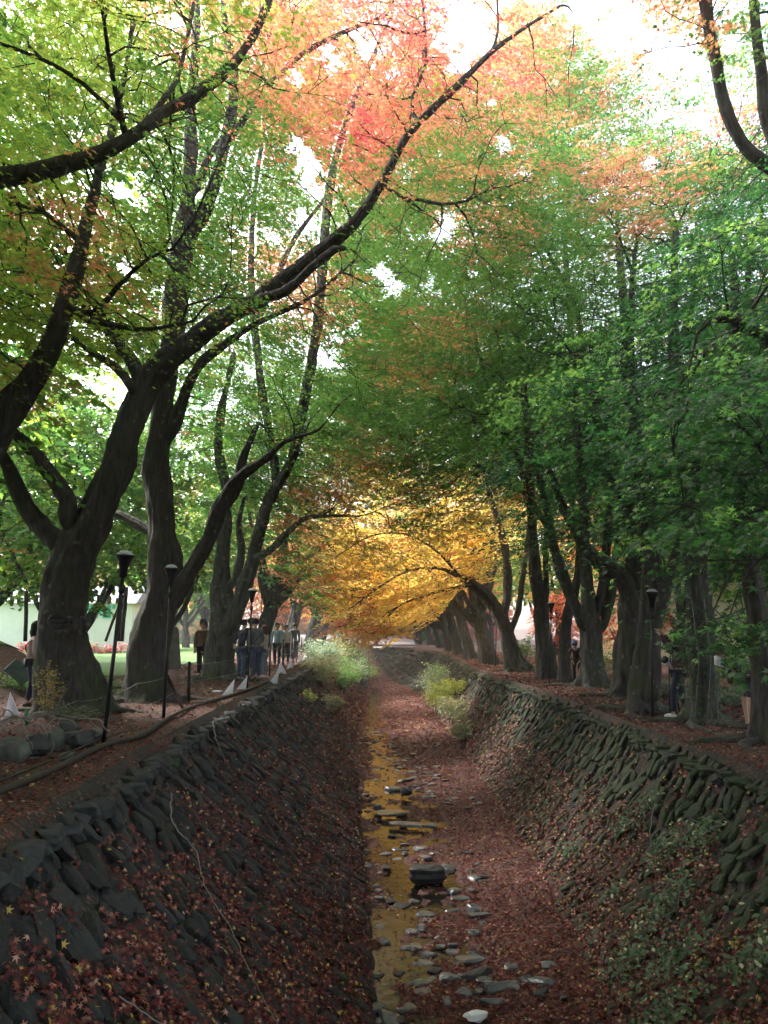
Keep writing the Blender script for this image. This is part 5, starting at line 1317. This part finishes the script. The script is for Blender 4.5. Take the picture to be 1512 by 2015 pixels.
for i, (px, w_, Y, lab) in enumerate([(205, 6, 48, 'strip of pink red flowers before the low white building'), (70, 4, 47, 'pink red flowers at the left before the low white building')]):
    B = W(px, 1232, Y); plant('flower_bed', lab, 'flowers', (B.x, B.y, 0.9 if i > 5 else 0.0), (w_ / 2, .6, .7), 500, [(.7, .1, .2), (.75, .25, .3), (.2, .3, .1)], .09, 14, KITE, 760 + i)

# ------------------------------------------------------------------ spotlight on a stand, right
Y = 16.4
root = empty('spotlight', W(1328, 1392, Y), 0, 'white tube shaped spotlight on a black stand beside the person reaching up', 'spotlight')
O = np.array(root.location)
a = Acc(); p0 = np.array(W(1310, 1299, Y)) - O; p1 = np.array(W(1338, 1314, Y + .3)) - O
a.tube([p0, p0 * .6 + p1 * .4, p1], [.085, .075, .07], 14); a.build('housing', M['paper'], root)
a = Acc(); d = (p1 - p0) / np.linalg.norm(p1 - p0); a.tube([p0 - d * .03, p0 + d * .002], [.078, .06], 14); a.build('lens', M['black'], root)
a = Acc(); P = lambda x, y, dy=0: np.array(W(x, y, Y + dy)) - O
a.tube([P(1324, 1283), P(1329, 1345), P(1331, 1405)], .022, 8); a.tube([P(1316, 1285), P(1333, 1286)], .014, 6)
for x in (1318, 1338): a.tube([P(1329, 1352), P(x, 1405, .3 if x < 1330 else -.2)], .016, 6)
a.tube([P(1317, 1312, .2), P(1319, 1400, .2)], .016, 6); a.tube([P(1318, 1350, .2), P(1336, 1352)], .012, 6)
a.build('stand', M['black'], root)

# ------------------------------------------------------------------ far woods closing the view
def far_mass(name, label, xs, ys, zs, n, cols, s, seed):
    r = np.random.default_rng(seed); X = r.uniform(*xs, n); Y = r.uniform(*ys, n)
    top = zs[1] * (0.75 + 0.25 * fn(X * .12, Y * .1)); Z = zs[0] + (top - zs[0]) * r.random(n) ** 0.8
    c = np.array(cols)[(np.clip((fn(X * .1, Z * .2, 1, seed) + 1) * .5, 0, .999) * len(cols)).astype(int)] * r.uniform(.7, 1.3, (n, 1))
    nn = np.stack([r.normal(0, .5, n), -.7 + r.normal(0, .5, n), np.ones(n) * .8], -1)
    tag(leaves(name, np.stack([X, Y, Z], -1), nn, s * r.uniform(.6, 1.4, n), c, KITE, M['leaf'], r), label, 'woodland', kind='stuff')
far_mass('far_woods', 'mixed green and orange woods closing the view behind everything', (-16, 16), (108, 120), (-.5, 17), 30000, [(.1, .22, .05), (.5, .3, .1), (.12, .25, .06), (.55, .4, .12), (.5, .2, .12)], .4, 3)
far_mass('far_woods', 'green woods beyond the right hand buildings', (24, 70), (30, 110), (-.5, 13), 26000, [(.1, .22, .05), (.14, .26, .06), (.3, .3, .07)], .5, 4)
far_mass('far_woods', 'green woods beyond the field at the left', (-110, -20), (85, 110), (-.5, 12), 26000, [(.1, .22, .05), (.14, .26, .06), (.4, .28, .09)], .5, 5)
# hollow of the big maple: the cavity's shade is a black lump inside a knotted lip
hm_ = [o for o in COL.objects if o.parent is None and str(o.get('label', '')).startswith('big hollow maple')][0]
for (px, py, rx, rz_) in [(118, 1222, .19, .075), (166, 1232, .065, .12)]:
    C_ = np.array(W(px, py, 14.32)); a = Acc(); t = np.linspace(0, 2 * np.pi, 26)
    V = ICO2[0] * np.array([rx, .05, rz_]) * (1 + .15 * np.sin(ICO2[0][:, :1] * 7 + ICO2[0][:, 2:] * 5)); a.add(V + C_, ICO2[1].ravel(), np.full(len(ICO2[1]), 3)); hol = a.build('hollow', M['black'], hm_)
    a = Acc(); P = np.stack([C_[0] + rx * 1.05 * np.cos(t), C_[1] - .015 + .02 * np.sin(3 * t), C_[2] + rz_ * 1.15 * np.sin(t) + .012 * np.sin(4 * t)], -1)
    a.tube(P, .032 + .018 * np.sin(3 * t + 1), 8); a.build('lip', M['bark'], hol)
# ------------------------------------------------------------------ people
def skin_mesh(name, verts, edges, mat, parent, lv=1, root_i=0):
    me = bpy.data.meshes.new('tmp'); bm = bmesh.new()
    lay = bm.verts.layers.skin.verify()
    vs = [bm.verts.new(v[:3]) for v in verts]
    for e in edges: bm.edges.new((vs[e[0]], vs[e[1]]))
    for v, s in zip(vs, verts):
        rx = s[3]; v[lay].radius = (rx, s[4] if len(s) > 4 else rx)
    vs[root_i][lay].use_root = True
    bm.to_mesh(me); bm.free()
    o = bpy.data.objects.new('tmp', me); COL.objects.link(o)
    md = o.modifiers.new('s', 'SKIN'); md.use_smooth_shade = True; md.branch_smoothing = 0.4
    sb = o.modifiers.new('u', 'SUBSURF'); sb.levels = lv; sb.render_levels = lv
    dg = bpy.context.evaluated_depsgraph_get()
    out = bpy.data.meshes.new_from_object(o.evaluated_get(dg))
    bpy.data.objects.remove(o); bpy.data.meshes.remove(me)
    out.name = name; out.materials.clear()
    for p in out.polygons: p.use_smooth = True
    return link_mesh(name, out, mat, parent)

M['skin'] = simple('skin', (.45, .28, .2), .6, bump=0, var=.05)
_cm = {}
def cloth(c):
    if c not in _cm: _cm[c] = simple('cloth_%d' % len(_cm), c, .85, 0, .15, 14, .1)
    return _cm[c]

def person(loc, rz, h, label, top, bottom, hair=(.015, .012, .01), arms=((.22, .0, 1.12), (.22, .08, .88)), armsR=None, stride=0.0, lean=0.0, side=0.0, hat=None, long_hair=False,
           shorts=False, shoes=(.03, .03, .03), bag=None, strap=False, coat=False, headturn=0.0, group='visitors strolling under the maples'):
    s = h / 1.72
    root = empty('person', loc, rz, label, 'person', group); root.scale = (s, s, s)
    def B(p):       # bend at the hips: lean forward, tilt sideways
        p = Vector(p); q = p - Vector((0, 0, .95))
        if q.z > 0: q = Matrix.Rotation(-lean, 3, 'X') @ (Matrix.Rotation(side, 3, 'Y') @ q)
        return tuple(q + Vector((0, 0, .95)))
    aL = arms; aR = armsR or arms
    def arm(sg, a):
        e, w_ = a; return [B((sg * .18, 0, 1.39)), B((sg * e[0], e[1], e[2])), B((sg * w_[0], w_[1], w_[2]))]
    L, R_ = arm(-1, aL), arm(1, aR)
    fl = (-.1, stride, .08); fr = (.1, -stride, .08)
    kl = (-.1, stride * .6 + .03, .50); kr = (.1, -stride * .35 + .04, .50)
    def torso(g=0.0):
        return [(0, 0, .95, .125 + g, .10 + g), (*B((0, 0, 1.1)), .115 + g, .09 + g), (*B((0, 0, 1.27)), .145 + g, .105 + g), (*B((0, -.01, 1.40)), .10 + g, .08 + g)]
    V = torso() + [(*B((0, .0, 1.47)), .052), (*B((0, .015, 1.55)), .07, .08), (*B((0, .01, 1.64)), .082, .095), (*B((0, 0, 1.71)), .05)]
    E = [(0, 1), (1, 2), (2, 3), (3, 4), (4, 5), (5, 6), (6, 7)]
    i = len(V); V += [(*B((0, .115, 1.595)), .014)]; E += [(6, i)]                                   # nose
    for sg in (-1, 1): i = len(V); V += [(*B((sg * .088, 0, 1.60)), .014)]; E += [(6, i)]           # ears
    for A in (L, R_):
        i = len(V); e, w_ = Vector(A[1]), Vector(A[2]); d = (w_ - e).normalized(); sd_ = d.cross(Vector((0, 0, 1)) if abs(d.z) < .9 else Vector((0, 1, 0))).normalized()
        up = d.cross(sd_)
        V += [(*A[0], .062), (*A[1], .043), (*A[2], .027), (*(w_ + d * .07), .035, .018)]; E += [(3, i), (i, i + 1), (i + 1, i + 2), (i + 2, i + 3)]
        for k, (o_, ln) in enumerate(((-.03, .06), (-.01, .075), (.01, .07), (.03, .055))):
            j = len(V); b_ = w_ + d * .085 + sd_ * o_; V += [(*(b_ + d * ln * .5 + up * .008), .009), (*(b_ + d * ln + up * .03), .008)]; E += [(i + 3, j), (j, j + 1)]
        j = len(V); V += [(*(w_ + d * .05 + sd_ * -.04 + up * .02), .011), (*(w_ + d * .085 + sd_ * -.05 + up * .035), .009)]; E += [(i + 2, j), (j, j + 1)]
    for sg, kn, ft in ((-1, kl, fl), (1, kr, fr)):
        i = len(V); V += [(sg * .09, 0, .90, .088), (*kn, .057), (*ft, .038), (ft[0], ft[1] + .13, .04, .04, .028)]; E += [(0, i), (i, i + 1), (i + 1, i + 2), (i + 2, i + 3)]
    skin_mesh('body', V, E, M['skin'], root)
    # top garment
    g = .024
    V = torso(g)[0 if not coat else 0:]; E = [(0, 1), (1, 2), (2, 3)]
    V[3] = (*V[3][:3], .105, .085)
    if coat: V = [(0, 0, .72, .17, .14)] + V; E = [(0, 1), (1, 2), (2, 3), (3, 4)]
    t3 = len(V) - 1
    for A in (L, R_):
        i = len(V); e, w_ = Vector(A[1]), Vector(A[2]); V += [(*A[0], .078), (*A[1], .06), (*(e.lerp(w_, .95)), .046)]; E += [(t3, i), (i, i + 1), (i + 1, i + 2)]
    tp = skin_mesh('jacket', V, E, cloth(top), root, 1, 1)
    # legs
    V = [(0, 0, .96, .145, .12)]; E = []
    for sg, kn, ft in ((-1, kl, fl), (1, kr, fr)):
        i = len(V); k_ = Vector(kn); f_ = Vector(ft)
        V += [(sg * .092, 0, .88, .105)]; E += [(0, i)]
        if shorts: V += [(*(k_ + Vector((0, 0, .03))), .085)]; E += [(i, i + 1)]
        else: V += [(*kn, .075), (*(f_ + Vector((0, 0, .03))), .06)]; E += [(i, i + 1), (i + 1, i + 2)]
    skin_mesh('trousers' if not shorts else 'shorts', V, E, cloth(bottom), root)
    for ft in (fl, fr):
        q = ICO2[0] * np.array([.05, .14, .055]); q[:, 2] = np.maximum(q[:, 2], -.04); q[:, 1] += .05
        np_mesh('shoe', q + np.array([ft[0], ft[1], .042]), ICO2[1].ravel(), np.full(len(ICO2[1]), 3), cloth(shoes), True, parent=root)
    # hair: cap open towards the face
    q = ICO3[0].copy(); Fc = ICO3[1]; cen = q[Fc].mean(1)
    keep = ~((cen[:, 1] > .35) & (cen[:, 2] < .35)) & (cen[:, 2] > (-1.01 if long_hair else -.55))
    q = q * np.array([.103, .118, .115])
    if long_hair: q[:, 2] = np.where(q[:, 2] < 0, q[:, 2] * 2.4, q[:, 2]); q[:, 1] -= np.where(q[:, 2] < -.08, .02, 0)
    Bh = Matrix.Rotation(-lean, 3, 'X') @ Matrix.Rotation(side, 3, 'Y'); q = q @ np.array(Bh).T + np.array(B((0, -.005, 1.635)))
    hm = np_mesh('hair', q, Fc[keep].ravel(), np.full(keep.sum(), 3), cloth(hair), True, parent=root)
    # eyes and mouth
    a = Acc()
    for sg in (-1, 1): c = B((sg * .033, .098, 1.625)); a.lathe(c, [(.002, -.008), (.01, -.004), (.011, .003), (.002, .007)], 8)
    a.build('eyes', cloth((.02, .02, .02)), root)
    if hat:
        a = Acc(); c = B((0, 0, 1.70)); a.lathe(c, [(.15, -.02), (.15, -.008), (.108, 0), (.10, .07), (.06, .095), (.01, .1)], 18); a.build('hat', cloth(hat), root)
    if bag:
        bm = bmesh.new(); bmesh.ops.create_cube(bm, size=1); bmesh.ops.scale(bm, vec=(.12, .28, .26), verts=bm.verts); bmesh.ops.bevel(bm, geom=bm.edges[:], offset=.03, segments=2, affect='EDGES')
        bo = obj_bm('bag', bm, cloth(bag[0]), root, True); bo.location = bag[1]
    if strap:
        a = Acc(); th = np.linspace(0, 2 * np.pi, 22); P = []
        for t in th: P.append(B((.19 * math.sin(t), .155 * math.cos(t), 1.20 + .19 * math.sin(t))))
        a.tube(P, .012, 5); a.build('strap', cloth((.02, .015, .015)), root)
    return root
def at(px, py, z=0.0):
    v = Wz(px, py, z); v.z = float(zl(np.array(v.x), np.array(v.y)) if v.x < 0 else zr(np.array(v.x), np.array(v.y))) + .0; return v
DOWN = ((.23, .0, 1.12), (.24, .05, .88)); PHONE = ((.22, .05, 1.13), (.10, .26, 1.18)); FRONT = ((.24, .02, 1.12), (.12, .22, 1.05)); BACKH = ((.26, -.08, 1.14), (.1, -.16, 1.0)); UP = ((.25, .16, 1.44), (.17, .30, 1.66))
NAVY, JEAN, BLACK, GREY = (.015, .02, .045), (.05, .08, .15), (.012, .012, .014), (.12, .13, .16)
person(at(40, 1394) + Vector((0, .4, 0)), RAD(-60), 1.63, 'person in a beige pink jacket leaning against the hollow maple', (.42, .32, .28), NAVY, lean=RAD(4), side=RAD(12), arms=FRONT, strap=True, long_hair=True, stride=.06)
person(at(143, 1388) + Vector((0, .3, 0)), RAD(120), 1.6, 'person in a white top mostly hidden behind the hollow maple', (.6, .6, .62), NAVY, bag=((.2, .05, .05), (.26, 0, 1.0)), arms=FRONT)
person(at(397, 1331), RAD(200), 1.72, 'person in a brown jacket and dark hat standing left of the pale barked maple', (.16, .09, .04), BLACK, hat=BLACK, coat=True, arms=DOWN, bag=(BLACK, (-.05, .2, .95)))
person(at(386, 1328) + Vector((0, 1.0, 0)), RAD(170), 1.66, 'person in black half hidden behind the one with the brown jacket', BLACK, BLACK, hat=BLACK)
person(at(473, 1341), RAD(-50), 1.72, 'person in a navy jumper and blue jeans, hands behind the back', NAVY, JEAN, arms=BACKH, lean=RAD(8))
person(at(489, 1338) + Vector((0, .3, 0)), RAD(20), 1.78, 'person with black hair in dark clothes right behind the third lamp post', BLACK, NAVY, arms=DOWN)
person(at(503, 1341), RAD(40), 1.74, 'person in a grey jumper with a cross body strap beside the lamp post', GREY, (.04, .06, .12), arms=FRONT, strap=True, lean=RAD(6))
person(at(519, 1334), RAD(70), 1.56, 'person in a cream cardigan and pale jeans at the right of the group', (.5, .45, .36), (.16, .22, .32), hair=(.12, .02, .015), long_hair=True, arms=FRONT, shoes=(.6, .6, .65), coat=True)
person(at(545, 1312), RAD(180), 1.66, 'person in a light blue shirt walking up the path', (.35, .48, .65), NAVY, stride=.14, shoes=(.25, .05, .05))
person(at(562, 1306), RAD(190), 1.62, 'person in black trousers and a pale top walking beside the blue shirt', (.4, .45, .55), BLACK, stride=.1)
person(at(579, 1303), RAD(10), 1.68, 'person in a dark jacket and jeans walking away near the rope posts', (.06, .08, .12), JEAN, stride=.16)
person(at(1348, 1415, ZR) + Vector((0, .2, 0)), RAD(60), 1.64, 'person in a burgundy jacket with a brown bag reaching up to the spotlight', (.05, .015, .018), NAVY, arms=UP, armsR=UP, strap=True, bag=((.16, .06, .02), (.24, -.05, .92)), shoes=(.75, .75, .8), stride=.12)
person(at(1303, 1402, ZR) + Vector((0, 1.2, 0)), RAD(150), 1.62, 'person all in black standing behind the two stemmed maple', BLACK, BLACK, coat=True)
person(at(1478, 1432, ZR), RAD(95), 1.62, 'stooping person in dark shorts with bare calves beside the right edge trunk', (.03, .012, .014), (.04, .045, .07), lean=RAD(48), shorts=True, arms=((.24, .1, 1.16), (.2, .3, 1.0)), coat=False, bag=((.7, .7, .75), (.1, .42, 1.2)))
person(at(1137, 1350, ZR), RAD(160), 1.4, 'bowed person in dark brown clothes left of the four stemmed maple', (.04, .025, .025), BLACK, lean=RAD(40), arms=FRONT, hat=(.1, .14, .3))
# ------------------------------------------------------------------ haze volume added to pale the distance, like veiling glare
bm = bmesh.new(); bmesh.ops.create_cube(bm, size=1.0)
hz = obj_bm('haze', bm, None); hz.location = (0, 50, 11.5); hz.scale = (96, 170, 30)
m = bpy.data.materials.new('haze'); m.use_nodes = True; nt = m.node_tree
nt.nodes.remove(nt.nodes['Principled BSDF'])
pv = nt.nodes.new('ShaderNodeVolumePrincipled'); pv.inputs['Color'].default_value = (.95, .95, 1, 1); pv.inputs['Density'].default_value = 0.0013; pv.inputs['Anisotropy'].default_value = 0.3
nt.links.new(pv.outputs[0], nt.nodes['Material Output'].inputs['Volume'])
hz.data.materials.append(m); hz['kind'] = 'stuff'; hz['label'] = 'thin haze added to pale the far trees'
